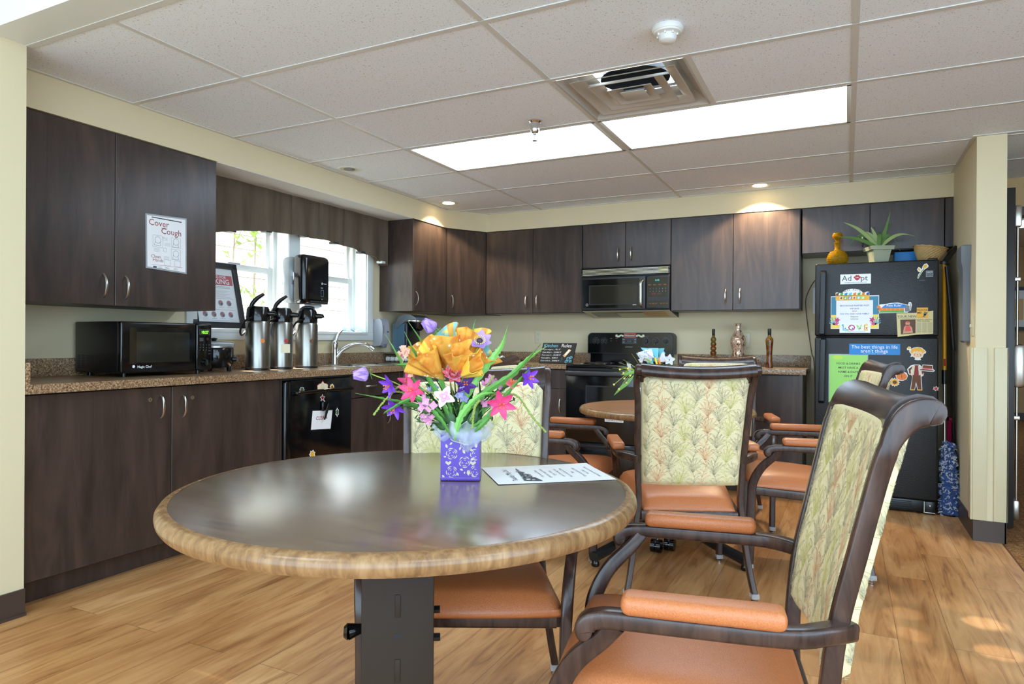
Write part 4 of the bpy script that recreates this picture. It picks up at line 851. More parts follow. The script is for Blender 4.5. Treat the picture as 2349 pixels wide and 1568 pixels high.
mb = MB(); mb.rings([[(-3.355 + .0 - dx, ky0 + .004, z), (-3.355, ky0 + .17, z), (-3.475 + dx * .5, ky0 + .17, z), (-3.475 + dx * .5, ky0 + .004, z)] for z, dx in ((1.015, .0), (1.12, -.0), (1.245, -.0))], 'blue_tank'); wob('water_tank', mb, t, .4)

# kitchen rules sign
t = thing('kitchen_rules_sign', 'black plaque sign reading Kitchen Rules leaning on the counter by the stove', 'sign', (-2.2, 5.29, .914))
Vv = V((.02, .055, .175)).normalized(); O = V((-2.352, 5.262, .9145)); mb = MB(); S = Sheet(mb, O, V((1, -.01, 0)), Vv); S.rplate(0, 0, .305, .18, 'black', .012)
S.text('Kitchen', .012, .142, .043, 'sky', 1, 'LEFT'); S.text('Rules', .175, .142, .043, 'white', 1, 'LEFT')
for k, (a, b) in enumerate((('empty', 'FILL IT'), ('dirty', 'CLEAN IT'), ('open', 'CLOSE IT'), ('spill', 'WIPE IT'), ('cook', 'SHARE IT'))):
    S.text('If you %s it ... %s' % (a, b), .012, .116 - k * .025, .0175, 'white', 1, 'LEFT', sx=.92, shear=.15)
S.poly([(.215, .075), (.235, .062), (.272, .115), (.25, .128)], 'tan', 1); S.poly([(.222, .078), (.233, .071), (.262, .112), (.251, .119)], 'paper', 2); S.poly([(.207, .068), (.228, .053), (.236, .062), (.215, .076)], 'beige_skin', 1)
for q in ((.205, .05), (.20, .04), (.21, .035), (.203, .025), (.197, .015)): S.circ(q[0], q[1], .002, 'sky', 1, n=6)
for cx_, cz_, r_ in ((.262, .04, .018), (.285, .05, .014), (.25, .015, .015), (.285, .018, .012)): S.path([(cx_ + r_ * (1 - a / 30) * math.cos(a * .55), cz_ + r_ * (1 - a / 30) * math.sin(a * .55)) for a in range(20)], .003, 'sky', 1)
wob('plaque', mb, t)
def outlet(x, y, z, label, name='electrical_outlet', N='y'):
    t = thing(name, label, 'outlet', (x, y, z - .057))
    mb = MB(); mb.box((x - .036, y - .006, z - .057), (x + .036, y - .0005, z + .057), 'ivory_plastic', .003); wob('cover_plate', mb, t)
    for dz in (.026, -.026):
        mb = MB(); mb.cyl((x, y - .0075, z + dz), (x, y - .004, z + dz), .016, 'ivory_plastic', n=20)
        for dx in (-.006, .006): mb.box((x + dx - .001, y - .0078, z + dz), (x + dx + .001, y - .007, z + dz + .009), 'black')
        mb.cyl((x, y - .0078, z + dz - .007), (x, y - .007, z + dz - .007), .0022, 'black', n=8); wob('socket', mb, t)
outlet(-2.577, BW, 1.139, 'ivory wall outlet above the Kitchen Rules sign')
outlet(-.735, BW, 1.12, 'ivory wall outlet half hidden behind the swirled glass vase')
# bottles and vase
def bottle(x, y, label, prof, mat, cap, n=28, name='infused_oil_bottle', caph=.03, cr=.012, cat='bottle', group=None):
    t = thing(name, label, cat, (x, y, .914), 0, group); mb = MB(); mb.lathe([(.001, .001)] + prof, mat, n=n, caps=False); mb.ob('glass', t, .9)
    h = prof[-1][1]
    if cap: mb = MB(); mb.lathe([(cr * .9, h - .02), (cr, h - .018), (cr * 1.05, h + caph), (cr * .9, h + caph + .003), (.001, h + caph + .003)], cap, n=18); mb.ob('cap', t)
    return t
pr = [(.024, .002), (.026, .006)]
for k in range(6): z_ = .012 + k * .036; r_ = .026 - .001 * k; pr += [(r_ * .72, z_), (r_, z_ + .010), (r_ * 1.02, z_ + .018), (r_, z_ + .026)]
pr += [(.012, .232), (.010, .24), (.010, .262)]
bottle(-.962, 5.60, 'tall bulbous ribbed infused oil bottle left of the swirled glass vase', pr, 'oil_amber', 'black', group='infused oil bottles', caph=.03)
bottle(-.513, 5.35, 'slender infused oil bottle with red base near the fridge end of the counter', [(.026, .002), (.027, .008), (.020, .05), (.021, .12), (.028, .20), (.027, .215), (.012, .235), (.011, .262)], 'oil_amber', 'black', group='infused oil bottles', caph=.027)
t = thing('glass_vase', 'brown and gold swirled glass vase with a pinched waist on the counter', 'vase', (-.771, 5.60, .914))
mb = MB(); mb.lathe([(.001, .001), (.036, .002), (.050, .018), (.054, .05), (.050, .085), (.044, .11), (.046, .13), (.056, .165), (.060, .195), (.054, .225), (.036, .26), (.024, .285), (.021, .31), (.022, .335), (.025, .34), (.022, .341), (.018, .33), (.016, .28)], 'swirl_glass', n=36, caps=False); mb.ob('glass', t, 1.2)
# small things beyond the near chairs on the back counter
t = thing('serving_tray', 'dark tray with crumpled white towel and green packet in the back counter corner', 'tray', (-2.78, 5.42, .914))
mb = MB(); mb.box((-2.93, 5.30, .9145), (-2.63, 5.55, .935), 'black_plastic', .008); wob('tray', mb, t)
mb = MB(); mb.grid(lambda u, v: (-2.90 + .12 * u, 5.34 + .12 * v, .96 + .012 * math.sin(u * 9) * math.cos(v * 8)), 10, 10, 'paper', .02); wob('towel', mb, t)
mb = MB(); mb.box((-2.77, 5.36, .936), (-2.68, 5.42, .955), 'green', .004); wob('packet', mb, t)
# ------------------------------------------------------------------ fridge and everything on it
t = thing('refrigerator', 'black two-door refrigerator covered in magnets and notices', 'refrigerator', (.167, 5.4, 0))
rx0, rx1, ry = -.193, .528, 5.052
mb = MB(); mb.box((rx0 + .004, ry + .06, .03), (rx1 - .004, 5.735, 1.635), 'fridge_side', .006); mb.box((rx1 - .06, ry + .02, 1.635), (rx1 - .005, ry + .12, 1.652), 'black_plastic', .006)
mb.box((rx0 + .02, ry + .10, 0), (rx1 - .02, 5.70, .03), 'black'); wob('body', mb, t)
mb = MB(); mb.box((rx0, ry, 1.150), (rx1, ry + .058, 1.640), 'fridge_black', .010, 3); fd = wob('door', mb, t)
mb = MB(); mb.box((rx0, ry, .095), (rx1, ry + .058, 1.140), 'fridge_black', .010, 3); rd = wob('door', mb, t)
for d, a, b in ((fd, 1.155, 1.585), (rd, .70, 1.135)):
    mb = MB(); mb.sweep([(-.150, ry - .002, a), (-.150, ry - .03, a + .012), (-.146, ry - .036, lerp(a, b, .5)), (-.142, ry - .03, b - .012), (-.142, ry - .002, b)], (.036, .018), 'black_satin', UX_, .35); wob('handle', mb, d)
mb = MB(); mb.box((rx0 + .01, ry + .03, .012), (rx1 - .07, ry + .06, .088), 'black_plastic', .004)
for k in range(5): mb.box((rx0 + .05, ry + .026, .028 + k * .011), (rx1 - .14, ry + .034, .033 + k * .011), 'black', .001)
wob('toe_grille', mb, t)
mb = MB(); mb.box((rx1 - .068, ry + .02, .012), (rx1 - .012, ry + .04, .085), 'black_plastic', .002); mb.box((rx1 - .072, ry + .016, .0125), (rx1 - .012, ry + .022, .017), 'nickel'); mb.box((rx1 - .074, ry + .016, .0125), (rx1 - .070, ry + .022, .085), 'nickel'); mb.cyl((rx1 - .04, ry + .022, .06), (rx1 - .04, ry + .016, .06), .005, 'nickel', n=10); wob('hinge_bracket', mb, t)
mb = MB(); S = Sheet(mb, (0, ry - .0004, 0), UX_, UZ_); S.rect(.456, 1.529, .495, 1.568, 'grey_plastic', 0); S.rect(.4585, 1.5315, .4925, 1.5655, 'black', 1); S.rect(.461, 1.556, .490, 1.563, 'grey_plastic', 2)
for k in range(3): S.path([(.461, 1.537 + k * .007), (.471, 1.541 + k * .007), (.481, 1.536 + k * .007), (.490, 1.540 + k * .007)], .0022, 'grey_plastic', 2)
S.rect(.418, 1.505, .452, 1.510, 'dark_grey', 0); wob('badge', mb, fd)
def FR(): mb = MB(); return mb, Sheet(mb, (0, ry - .0006, 0), UX_, UZ_)
G = 'magnets on the fridge'
mb, S = FR(); S.rplate(-.038, 1.497, .144, 1.563, 'white'); S.rect(-.038, 1.497, .144, 1.4975, 'grey_print', 1)
S.text('Ad', -.029, 1.519, .052, 'dark_grey', 1, 'LEFT', sx=.98); S.text('pt', .082, 1.519, .052, 'dark_grey', 1, 'LEFT', sx=1.02)
S.plate  # paw print in the place of the letter o
for u, w, r in ((.048, 1.541, .006), (.058, 1.549, .0065), (.069, 1.549, .0065), (.078, 1.541, .006)): S.circ(u, w, r, 'red', 1, 1.25)
S.poly([(.063, 1.519), (.050, 1.528), (.050, 1.536), (.057, 1.540), (.063, 1.537), (.069, 1.540), (.076, 1.536), (.076, 1.528)], 'red', 1)
S.text('THE HUMANE SOCIETY OF THE UNITED STATES', .053, 1.505, .0062, 'dark_grey', 1, bold=.02)
one('magnet', mb, 'white Adopt magnet with a red paw print high on the freezer door', 'magnet', G)
mb, S = FR(); S.rplate(-.095, 1.197, .192, 1.418, 'white'); S.rect(-.092, 1.203, .189, 1.413, 'teal', 1); S.rect(-.092, 1.203, .189, 1.292, 'yellow', 2)
random.seed(3)
for sx in (-1, 1):
    bx = -.075 if sx < 0 else .172
    for k in range(9): a = math.radians(-10 + k * 25); S.line((bx, 1.225), (bx + .032 * math.cos(a) * 1.0, 1.245 + .035 * math.sin(a)), .004, 'teal' if k % 2 else 'sky', 3)
    fx_ = -.055 if sx < 0 else .152
    S.poly(leafpts(fx_, 1.258, .020, 5, .45, .3), 'magenta', 4); S.poly(leafpts(fx_ + .006 * sx, 1.232, .016, 5, .5, .1), 'petal_hot', 4)
S.rect(-.062, 1.222, .157, 1.388, 'paper', 3)
for s_, z_, h_, m_ in (('BROOKDALE PAINTED POST', 1.348, .0135, 'deep_blue'), ('WE HAVE', 1.328, .0125, 'deep_blue'), ('WI-FI', 1.311, .0125, 'red'), ('FOR YOU AND YOUR FAMILY', 1.293, .013, 'deep_blue'), ('Belguest', 1.275, .014, 'paper_grey'), ('18200281', 1.258, .013, 'paper_grey')):
    S.text(s_, .048, z_, h_, m_, 4, bold=.025)
one('wifi_notice', mb, 'white wifi notice on a teal tropical border on the freezer door', 'notice')
mb, S = FR(); S.O -= V((0, .0025, 0))
arc = [(.136, 1.388), (.136, 1.442), (.12, 1.444), (.112, 1.440)] + [(.035 + .062 * math.cos(a), 1.432 + .034 * math.sin(a)) for a in [math.radians(10 + 16 * k) for k in range(11)]] + [(-.045, 1.440), (-.055, 1.444), (-.066, 1.442), (-.066, 1.388)]
S.plate(arc, 'white'); S.rect(-.066, 1.388, .136, 1.421, 'amber_y', 1); S.rect(-.066, 1.420, .136, 1.423, 'brown', 2)
for k, c_ in enumerate(('brown', 'green', 'blue', 'coral', 'sky', 'lime')): u = -.032 + .026 * k; S.rect(u - .010, 1.395, u + .010, 1.415, 'cream' if k in (0, 3) else c_, 2); S.circ(u, 1.403, .006, c_ if k in (0, 3) else 'white', 3); S.circ(u + .003, 1.409, .003, c_ if k in (0, 3) else 'white', 3)
for k, c_ in enumerate(('brown', 'green', 'blue', 'sky', 'orange', 'green', 'orange', 'deep_blue')): u = -.056 + .026 * k; S.circ(u, 1.430, .009, c_, 1, .9); S.circ(u + .006, 1.436, .005, c_, 2)
for k, ch in enumerate('Pets Rule!'):
    a = math.radians(150 - k * 13.5); S.text(ch, .035 + .055 * math.cos(a), 1.425 + .026 * math.sin(a) + .004, .017, 'brown', 3, bold=.03)
one('magnet', mb, 'arched Pets Rule! magnet with row of small animals above the wifi notice', 'magnet', G)
mb, S = FR(); S.O -= V((0, .0025, 0)); S.rplate(-.041, 1.170, .143, 1.235, 'white')
for ch, u, c_ in (('L', -.012, 'sky'), ('O', .032, 'magenta'), ('V', .076, 'lime'), ('E', .115, 'amber_y')): S.text(ch, u, 1.187, .055, c_, 1, bold=.05); S.circ(u + .006, 1.20, .004, 'deep_blue' if c_ != 'amber_y' else 'red', 2); S.circ(u - .006, 1.215, .003, 'green', 2)
S.circ(-.022, 1.222, .007, 'sky', 2); S.poly([(.0, 1.187), (.016, 1.187), (.016, 1.192), (0, 1.194)], 'green', 2); S.circ(.12, 1.228, .005, 'yellow', 2)
S.text('THE HUMANE SOCIETY OF THE UNITED STATES', .051, 1.176, .0058, 'grey_print', 1)
one('magnet', mb, 'white LOVE magnet with colourful animal letters below the wifi notice', 'magnet', G)
mb, S = FR(); o = [(.186, 1.300), (.355, 1.302), (.374, 1.316), (.379, 1.352), (.374, 1.370), (.362, 1.370), (.358, 1.352), (.345, 1.356), (.33, 1.360), (.30, 1.368), (.26, 1.366), (.228, 1.360), (.20, 1.358), (.186, 1.350), (.171, 1.330), (.180, 1.318)]
S.plate(o, 'white'); S.poly([(.192, 1.303), (.335, 1.303), (.335, 1.316), (.20, 1.316)], 'green', 1); S.poly([(.185, 1.312), (.196, 1.336), (.335, 1.330), (.335, 1.316), (.205, 1.316)], 'orange', 2); S.poly([(.205, 1.334), (.345, 1.331), (.345, 1.352), (.32, 1.360), (.28, 1.363), (.23, 1.356)], 'blue', 1)
S.circ(.190, 1.341, .011, 'orange', 2); S.poly([(.176, 1.334), (.190, 1.330), (.192, 1.342)], 'orange', 3); S.poly([(.340, 1.308), (.366, 1.308), (.366, 1.345), (.350, 1.352), (.340, 1.345)], 'grey_print', 3); S.path([(.365, 1.31), (.373, 1.33), (.371, 1.352), (.366, 1.364)], .004, 'grey_print', 3)
S.text("'Pets Rule!'", .278, 1.342, .021, 'white', 4, bold=.04)
for k in range(5): S.rect(.21 + .025 * k, 1.318, .211 + .025 * k, 1.330, 'cream', 3)
one('magnet', mb, 'long Pets Rule! ruler magnet with orange dog and grey cat', 'magnet', G)
mb, S = FR(); S.plate([(.300, 1.144), (.400, 1.158), (.497, 1.165), (.497, 1.312), (.40, 1.300), (.292, 1.298)], 'newsprint', .0008)
S.text('YOUR NEWS', .297, 1.270, .020, 'dark_grey', 1, 'LEFT', bold=.03); S.rect(.297, 1.264, .40, 1.2655, 'teal', 1); S.poly([(.318, 1.160), (.400, 1.168), (.400, 1.258), (.314, 1.256)], 'news_photo', 1)
S.circ(.356, 1.232, .013, 'beige_skin', 2, 1.1); S.poly([(.330, 1.165), (.386, 1.170), (.380, 1.205), (.366, 1.222), (.347, 1.222), (.335, 1.205)], 'beige_skin', 2); S.poly([(.340, 1.180), (.375, 1.182), (.368, 1.218), (.345, 1.218)], 'coral', 3); S.circ(.356, 1.24, .009, 'coral', 3, .6)
S.text('Voorhees celebrates', .404, 1.254, .0105, 'paper_ink', 1, 'LEFT', bold=.02); S.text('100th birthday', .404, 1.243, .0125, 'paper_ink', 1, 'LEFT', bold=.02)
for c_ in range(3):
    for k in range(15): S.rect(.405 + c_ * .031, 1.235 - k * .0045, .431 + c_ * .031, 1.2365 - k * .0045, 'grey_print', 1)
one('newspaper_clipping', mb, 'yellowed YOUR NEWS newspaper clipping with photo of a person in pink scarf', 'clipping')
mb, S = FR(); S.O -= V((0, .002, 0)); S.rplate(.406, 1.267, .468, 1.333, 'amber_y'); S.text('RESCUE', .437, 1.312, .0165, 'black', 1, bold=.01); S.text('ME!', .409, 1.294, .0175, 'black', 1, 'LEFT', bold=.01)
S.circ(.452, 1.292, .010, 'grey_print', 2); S.poly([(.442, 1.280), (.450, 1.274), (.458, 1.288), (.450, 1.294)], 'grey_print', 2); S.poly([(.456, 1.298), (.466, 1.306), (.461, 1.290)], 'dark_grey', 3); S.poly([(.447, 1.300), (.451, 1.309), (.455, 1.300)], 'dark_grey', 3); S.circ(.444, 1.277, .003, 'black', 4); S.circ(.453, 1.294, .002, 'black', 4)
S.text('THE HUMANE SOCIETY', .437, 1.270, .004, 'brown', 1); one('magnet', mb, 'small orange RESCUE ME! magnet with grey dog pinning the newspaper clipping', 'magnet', G)
mb, S = FR(); o1 = [(.408, 1.522), (.415, 1.520), (.428, 1.548), (.436, 1.562), (.446, 1.575), (.468, 1.592), (.470, 1.600), (.460, 1.616), (.446, 1.612), (.436, 1.596), (.432, 1.578), (.424, 1.590), (.414, 1.594), (.406, 1.580), (.412, 1.566), (.424, 1.562), (.414, 1.548)]
S.plate(o1, 'white'); S.poly([(.440, 1.582), (.456, 1.588), (.464, 1.596), (.458, 1.611), (.448, 1.608), (.440, 1.596)], 'straw', 1); S.poly([(.410, 1.580), (.418, 1.568), (.425, 1.572), (.422, 1.584), (.415, 1.589)], 'straw', 1); S.path([(.412, 1.524), (.424, 1.552), (.434, 1.568), (.445, 1.582)], .006, 'plant_pale', 2)
one('magnet', mb, 'pair of corn cobs magnet at the top right of the freezer door', 'magnet', G)
mb, S = FR(); S.rplate(.018, 1.026, .315, 1.098, 'blue'); S.text('The best things in life', .166, 1.067, .032, 'white', 1, sx=.98); S.text("aren't things", .166, 1.040, .032, 'white', 1)
S.text('Center for a New Community     Princeton, NJ 08540', .166, 1.030, .006, 'white', 1); one('magnet', mb, 'blue bumper sticker magnet reading The best things in life aren\'t things', 'magnet', G)
mb, S = FR(); S.rplate(-.106, .70, .131, 1.028, 'clear_plastic', .0008); S.rect(-.101, .705, .127, 1.022, 'lime', 1); S.circ(-.05, 1.005, .03, 'lime2', 2, .5)
for k, s_ in enumerate(('FOOD & DRINKS', 'MUST HAVE A', 'NAME & DATE', 'ON IT')): S.text(s_, .013, .958 - k * .028, .019, 'paper_ink', 2, bold=.02)
one('food_label_notice', mb, 'lime green laminated notice about food and drinks on the lower fridge door', 'notice')
# scarecrow magnets
mb, S = FR(); hc = (.412, 1.038)
S.plate([(.352, 1.07), (.362, 1.083), (.376, 1.078), (.374, 1.066), (.392, 1.076), (.412, 1.080), (.434, 1.076), (.448, 1.064), (.460, 1.050), (.456, 1.038), (.448, 1.036), (.440, 1.014), (.428, 1.008), (.432, .996), (.412, .994), (.395, .997), (.399, 1.008), (.384, 1.018), (.372, 1.014), (.378, 1.030), (.366, 1.048), (.366, 1.058), (.354, 1.058)], 'white')
S.poly([(.372, 1.046), (.378, 1.066), (.396, 1.074), (.412, 1.077), (.432, 1.073), (.446, 1.060), (.456, 1.048), (.444, 1.042), (.440, 1.028), (.384, 1.026), (.380, 1.036)], 'straw', 1); S.circ(hc[0], 1.034, .029, 'skin_print', 2, .86); S.poly([(.385, 1.048), (.395, 1.066), (.43, 1.066), (.44, 1.046), (.428, 1.054), (.42, 1.048), (.41, 1.055), (.40, 1.048), (.393, 1.055)], 'straw', 3)
S.circ(.399, 1.037, .002, 'brown', 3); S.circ(.425, 1.037, .002, 'brown', 3); S.poly([(.408, 1.028), (.416, 1.028), (.412, 1.034)], 'dark_red', 3); S.path([(.403, 1.022), (.412, 1.018), (.421, 1.022)], .0012, 'dark_red', 3); S.circ(.395, 1.028, .004, 'coral', 3); S.circ(.429, 1.028, .004, 'coral', 3); S.circ(.363, 1.073, .008, 'straw', 1)
one('magnet', mb, 'straw-haired scarecrow head magnet on the lower fridge door', 'magnet', G)
mb, S = FR(); S.plate([(.372, .800), (.398, .800), (.405, .84), (.413, .80), (.440, .800), (.434, .888), (.446, .895), (.448, .915), (.440, .905), (.436, .955), (.424, .966), (.392, .966), (.372, .958), (.355, .935), (.362, .905), (.376, .90), (.384, .888)], 'white')
S.poly([(.376, .804), (.396, .804), (.405, .855), (.415, .804), (.436, .804), (.430, .893), (.386, .893)], 'brown', 1); S.poly([(.384, .893), (.430, .893), (.428, .95), (.418, .962), (.396, .962), (.386, .95)], 'dark_red', 2); S.poly([(.378, .90), (.392, .898), (.398, .960), (.386, .960), (.380, .94)], 'cream', 3); S.poly([(.420, .898), (.432, .90), (.432, .945), (.424, .960), (.416, .958)], 'cream', 3)
S.poly([(.384, .955), (.362, .936), (.366, .908), (.376, .906), (.374, .930), (.386, .942)], 'brown', 2); S.circ(.370, .903, .005, 'skin_print', 3); S.poly([(.432, .95), (.444, .93), (.445, .905), (.437, .905), (.434, .93)], 'dark_red', 2); S.circ(.441, .902, .005, 'skin_print', 3); S.rect(.372, .80, .398, .806, 'straw', 2); S.rect(.413, .80, .44, .806, 'straw', 2)
one('magnet', mb, 'headless scarecrow body magnet in brown trousers on the lower fridge door', 'magnet', G)
mb, S = FR(); S.O -= V((0, .0022, 0)); S.plate([(.416, .938), (.436, .942), (.440, .967), (.496, .964), (.498, .940), (.508, .930), (.500, .921), (.46, .924), (.424, .927)], 'white'); S.poly([(.422, .936), (.440, .938), (.470, .936), (.502, .930), (.498, .925), (.46, .928), (.426, .931)], 'brown', 1); S.poly([(.438, .940), (.443, .963), (.493, .960), (.494, .936)], 'brown', 1); S.poly([(.439, .940), (.4405, .948), (.4945, .945), (.494, .936)], 'coral', 2)
one('magnet', mb, 'brown flat scarecrow hat magnet overlapping the scarecrow body', 'magnet', G)
mb, S = FR(); S.plate([(.288, .925), (.30, .928), (.31, .915), (.325, .918), (.333, .928), (.338, .918), (.352, .911), (.359, .892), (.352, .870), (.332, .859), (.31, .860), (.295, .872), (.289, .895), (.284, .91)], 'white')
S.circ(.324, .888, .031, 'orange', 1, .82); S.circ(.313, .888, .014, 'orange', 2, 1.6); S.circ(.336, .888, .014, 'orange', 2, 1.6)
for u in (.310, .324, .338): S.line((u, .866), (u + (.324 - u) * -.1, .909), .0012, 'coral', 3)
S.path([(.324, .911), (.328, .922)], .004, 'dark_green', 3); S.circ(.294, .919, .006, 'dark_red', 2); one('magnet', mb, 'orange pumpkin magnet left of the scarecrow body', 'magnet', G)
mb, S = FR(); S.plate(flowerpts(.285, .848, .030, 12), 'white'); S.poly(flowerpts(.285, .848, .026, 12), 'amber_y', 1); S.circ(.285, .848, .012, 'brown', 2); one('magnet', mb, 'sunflower magnet half hidden behind a chair back below the pumpkin', 'magnet', G)
mb, S = FR(); S.plate(leafpts(.514, .815, .017, 6, .6, .2, 1.1), 'white'); S.poly(leafpts(.514, .815, .013, 6, .55, .2, 1.1), 'red', 1); one('magnet', mb, 'small red leaf magnet at the right edge of the fridge door', 'magnet', G)
# on top of the fridge
zt = 1.640
t = thing('glass_decanter', 'amber swirled glass decanter with round stopper on top of the fridge', 'decanter', (-.06, 5.30, zt + .0005)); Z = zt + .0005
mb = MB(); rs = []
for r, z in [(.03, .001)] + [(.019 + .049 * math.sin(PI * min(1, (.12 + .88 * k / 24)) * .93) ** .62, .006 + .108 * k / 24) for k in range(24)] + [(.022, .118), (.019, .13), (.019, .165), (.026, .170), (.026, .174), (.017, .176)]:
    dd = .0016 * (r > .03); rs.append([((r + dd * (math.cos(18 * a_ + z * 230) * math.cos(18 * a_ - z * 230)) * 2) * math.cos(a_), (r + dd * (math.cos(18 * a_ + z * 230) * math.cos(18 * a_ - z * 230)) * 2) * math.sin(a_), z) for a_ in [2 * PI * k / 108 for k in range(108)]])
mb.rings(rs, 'amber_glass', True, False); mb.ob('bottle', t, 1.0)
mb = MB(); mb.lathe([(.012, .172), (.013, .188), (.02, .196), (.033, .21), (.035, .222), (.028, .24), (.001, .248)], 'amber_glass', n=24); mb.ob('stopper', t, .9)
t = thing('potted_plant', 'artificial plant with long pointed leaves in a square sage pot on the fridge', 'potted plant', (.196, 5.25, Z), .35)
mb = MB()
def sq(h, z): return [(sx * h, sy * h, z) for sx, sy in ((-1, -1), (1, -1), (1, 1), (-1, 1))]
mb.rings([sq(.042, .001), sq(.058, .095), sq(.070, .096), sq(.074, .122), (sq(.066, .122)), sq(.058, .105)], 'pot_green', True, True); mb.ob('pot', t, .4)
random.seed(5)
for k, (dx, dz, bend) in enumerate(((-.23, .20, .3), (-.26, .10, .25), (-.20, .06, .9), (-.12, .13, .6), (.08, .24, -.2), (.10, .20, .4), (.20, .10, .5), (.13, .04, 1.0), (.05, -.015, 1.5), (-.05, .16, .2), (.05, .14, .2), (-.02, .12, .4))):
    mb = MB(); dy = random.uniform(-.08, .05); L = 14
    def lf(u, v):
        x = dx * u; z = .11 + dz * u + bend * .10 * (math.sin(PI * u) - u * .6); w = .015 * math.sin(PI * min(1, .12 + u * .9)) ** .7 * (1 - u * .55) + .001
        n_ = V((-dz, 0, dx)).normalized(); s_ = (v - .5) * 2
        return (x + s_ * w * n_.x * .8, dy * u + s_ * w * .5 + -abs(s_) * .0, z + s_ * w * n_.z * .8)
    mb.grid(lf, L, 3, 'plant_leaf' if k % 3 else 'plant_pale', .0012); mb.ob('leaf', t, 1.2)
one('storage_bin', MB().box((.30, 5.42, Z), (.45, 5.62, Z + .10), 'blue', .006), 'blue plastic bin at the back of the fridge top', 'bin')
t = thing('wicker_basket', 'small tan wicker bowl basket tipped on top of the fridge', 'basket', (.487, 5.30, Z))
mb = MB()
def bk(u, v):
    a = 2 * PI * u; r = lerp(.052, .098, v ** .7); k = .0016 * (1 if (int(u * 48) + int(v * 10)) % 2 else -1)
    return ((r + k) * math.cos(a), (r + k) * math.sin(a), .002 + .095 * v)
mb.grid(bk, 96, 10, 'wicker', .003); mb.lathe([(.001, .002), (.052, .002), (.052, .006), (.001, .006)], 'wicker_dark', n=32); mb.M = None
R_ = Matrix.Rotation(math.radians(9), 3, 'Y'); mb.v = [R_ @ v for v in mb.v]; lo = min(v.z for v in mb.v); mb.v = [v - V((0, 0, lo - .0005)) for v in mb.v]; mb.ob('bowl', t, 0)
mb = MB(); pts = [(.100 * math.cos(a), .100 * math.sin(a), .099 + .0015 * math.sin(a * 14)) for a in [2 * PI * k / 60 for k in range(61)]]; mb.tube(pts, .0045, 'wicker', 6); mb.v = [R_ @ v for v in mb.v]; mb.v = [v - V((0, 0, lo - .0005)) for v in mb.v]; mb.ob('rim', t)
# brooms and mop by the fridge
t = thing('flat_mop', 'mop with yellow handle, black grip and blue fringed head beside the fridge', 'mop', (.60, 5.2, 0))
A = V((.572, 5.13, .50)); B = V((.576, 5.25, 1.63)); mb = MB(); mb.tube([lerp(A, B, .36), B], .0105, 'yellow_pole', 14); mb.tube([A - V((0, 0, .05)), lerp(A, B, .36)], .0085, 'nickel', 12); wob('pole', mb, t)
mb = MB(); mb.tube([lerp(A, B, .30), lerp(A, B, .38)], .016, 'black_plastic', 14); wob('collar', mb, t)
mb = MB(); mb.tube([lerp(A, B, .405) + V((-.0, -.012, 0)), lerp(A, B, .445) + V((0, -.012, 0))], .006, 'red', 10); wob('lock_lever', mb, t)
mb = MB(); mb.tube([B, B + V((.03, .02, .05)), B + V((.075, .04, .11))], [.020, .017, .017], 'black_plastic', 14); mb.tube([B - V((0, 0, .006)), B + V((.006, 0, .008))], [.028, .028], 'black_plastic', 16); wob('grip', mb, t)
def mh(u, v):                                                      # fringed head stands on its long edge against the wall
    z = lerp(.01, .47, v); w = lerp(.048, .020, max(0, v - .1) ** 1.3); a = 2 * PI * u
    k = 1 + .16 * math.sin(a * 9 + v * 50) * math.cos(v * 90 + a * 3)
    return (.603 + w * k * math.cos(a) - .015 * v, 5.11 + .028 * k * math.sin(a), z)
mb = MB(); mb.grid(mh, 40, 50, 'mop_blue'); random.seed(9)
for k in range(700):
    u, v = random.random(), random.random(); p = V(mh(u, v)); c_ = V((.603 - .015 * v, 5.11, p.z)); n_ = (p - c_).normalized(); s_ = V((random.uniform(-1, 1), random.uniform(-1, 1), random.uniform(-1.5, .5))).normalized() * .014
    q = p + n_ * .010; mb.tube([p, q + s_ * .6, q + s_ * 1.4 - n_ * .008], .0036, 'mop_white' if k % 2 else 'mop_blue', 4)
wob('mop_head', mb, t)
t = thing('broom_stick', 'black broom stick leaning between the fridge and the side wall', 'broom', (.6, 5.25, 0))
mb = MB(); mb.tube([(.575, 5.13, 1.60), (.605, 5.16, 1.30), (.622, 5.18, 1.07)], [.011, .011, .012], 'black_satin', 12); mb.tube([(.622, 5.18, 1.07), (.624, 5.18, 1.055)], [.013, .010], 'black_satin', 12); mb.tube([(.622, 5.18, 1.06), (.636, 5.24, .05)], .008, 'black_satin', 8); wob('stick', mb, t)
t = thing('dustpan', 'bright pink long-handled dustpan frame standing against the side wall', 'dustpan', (.64, 5.25, 0))
mb = MB(); mb.box((.616, 5.30, .575), (.646, 5.42, .612), 'pink_plastic', .006); mb.tube([(.622, 5.31, .60), (.632, 5.30, .03)], .009, 'pink_plastic', 8); mb.tube([(.634, 5.41, .60), (.637, 5.42, .03)], .009, 'pink_plastic', 8); mb.tube([(.612, 5.31, .59), (.604, 5.30, .03)], .008, 'pink_plastic', 8)
mb.tube([(.645, 5.30, .60), (.614, 5.30, .60)], .014, 'pink_plastic', 14); wob('frame', mb, t)
mb = MB(); mb.box((.60, 5.31, .001), (.64, 5.50, .05), 'pink_plastic', .006); wob('pan', mb, t)
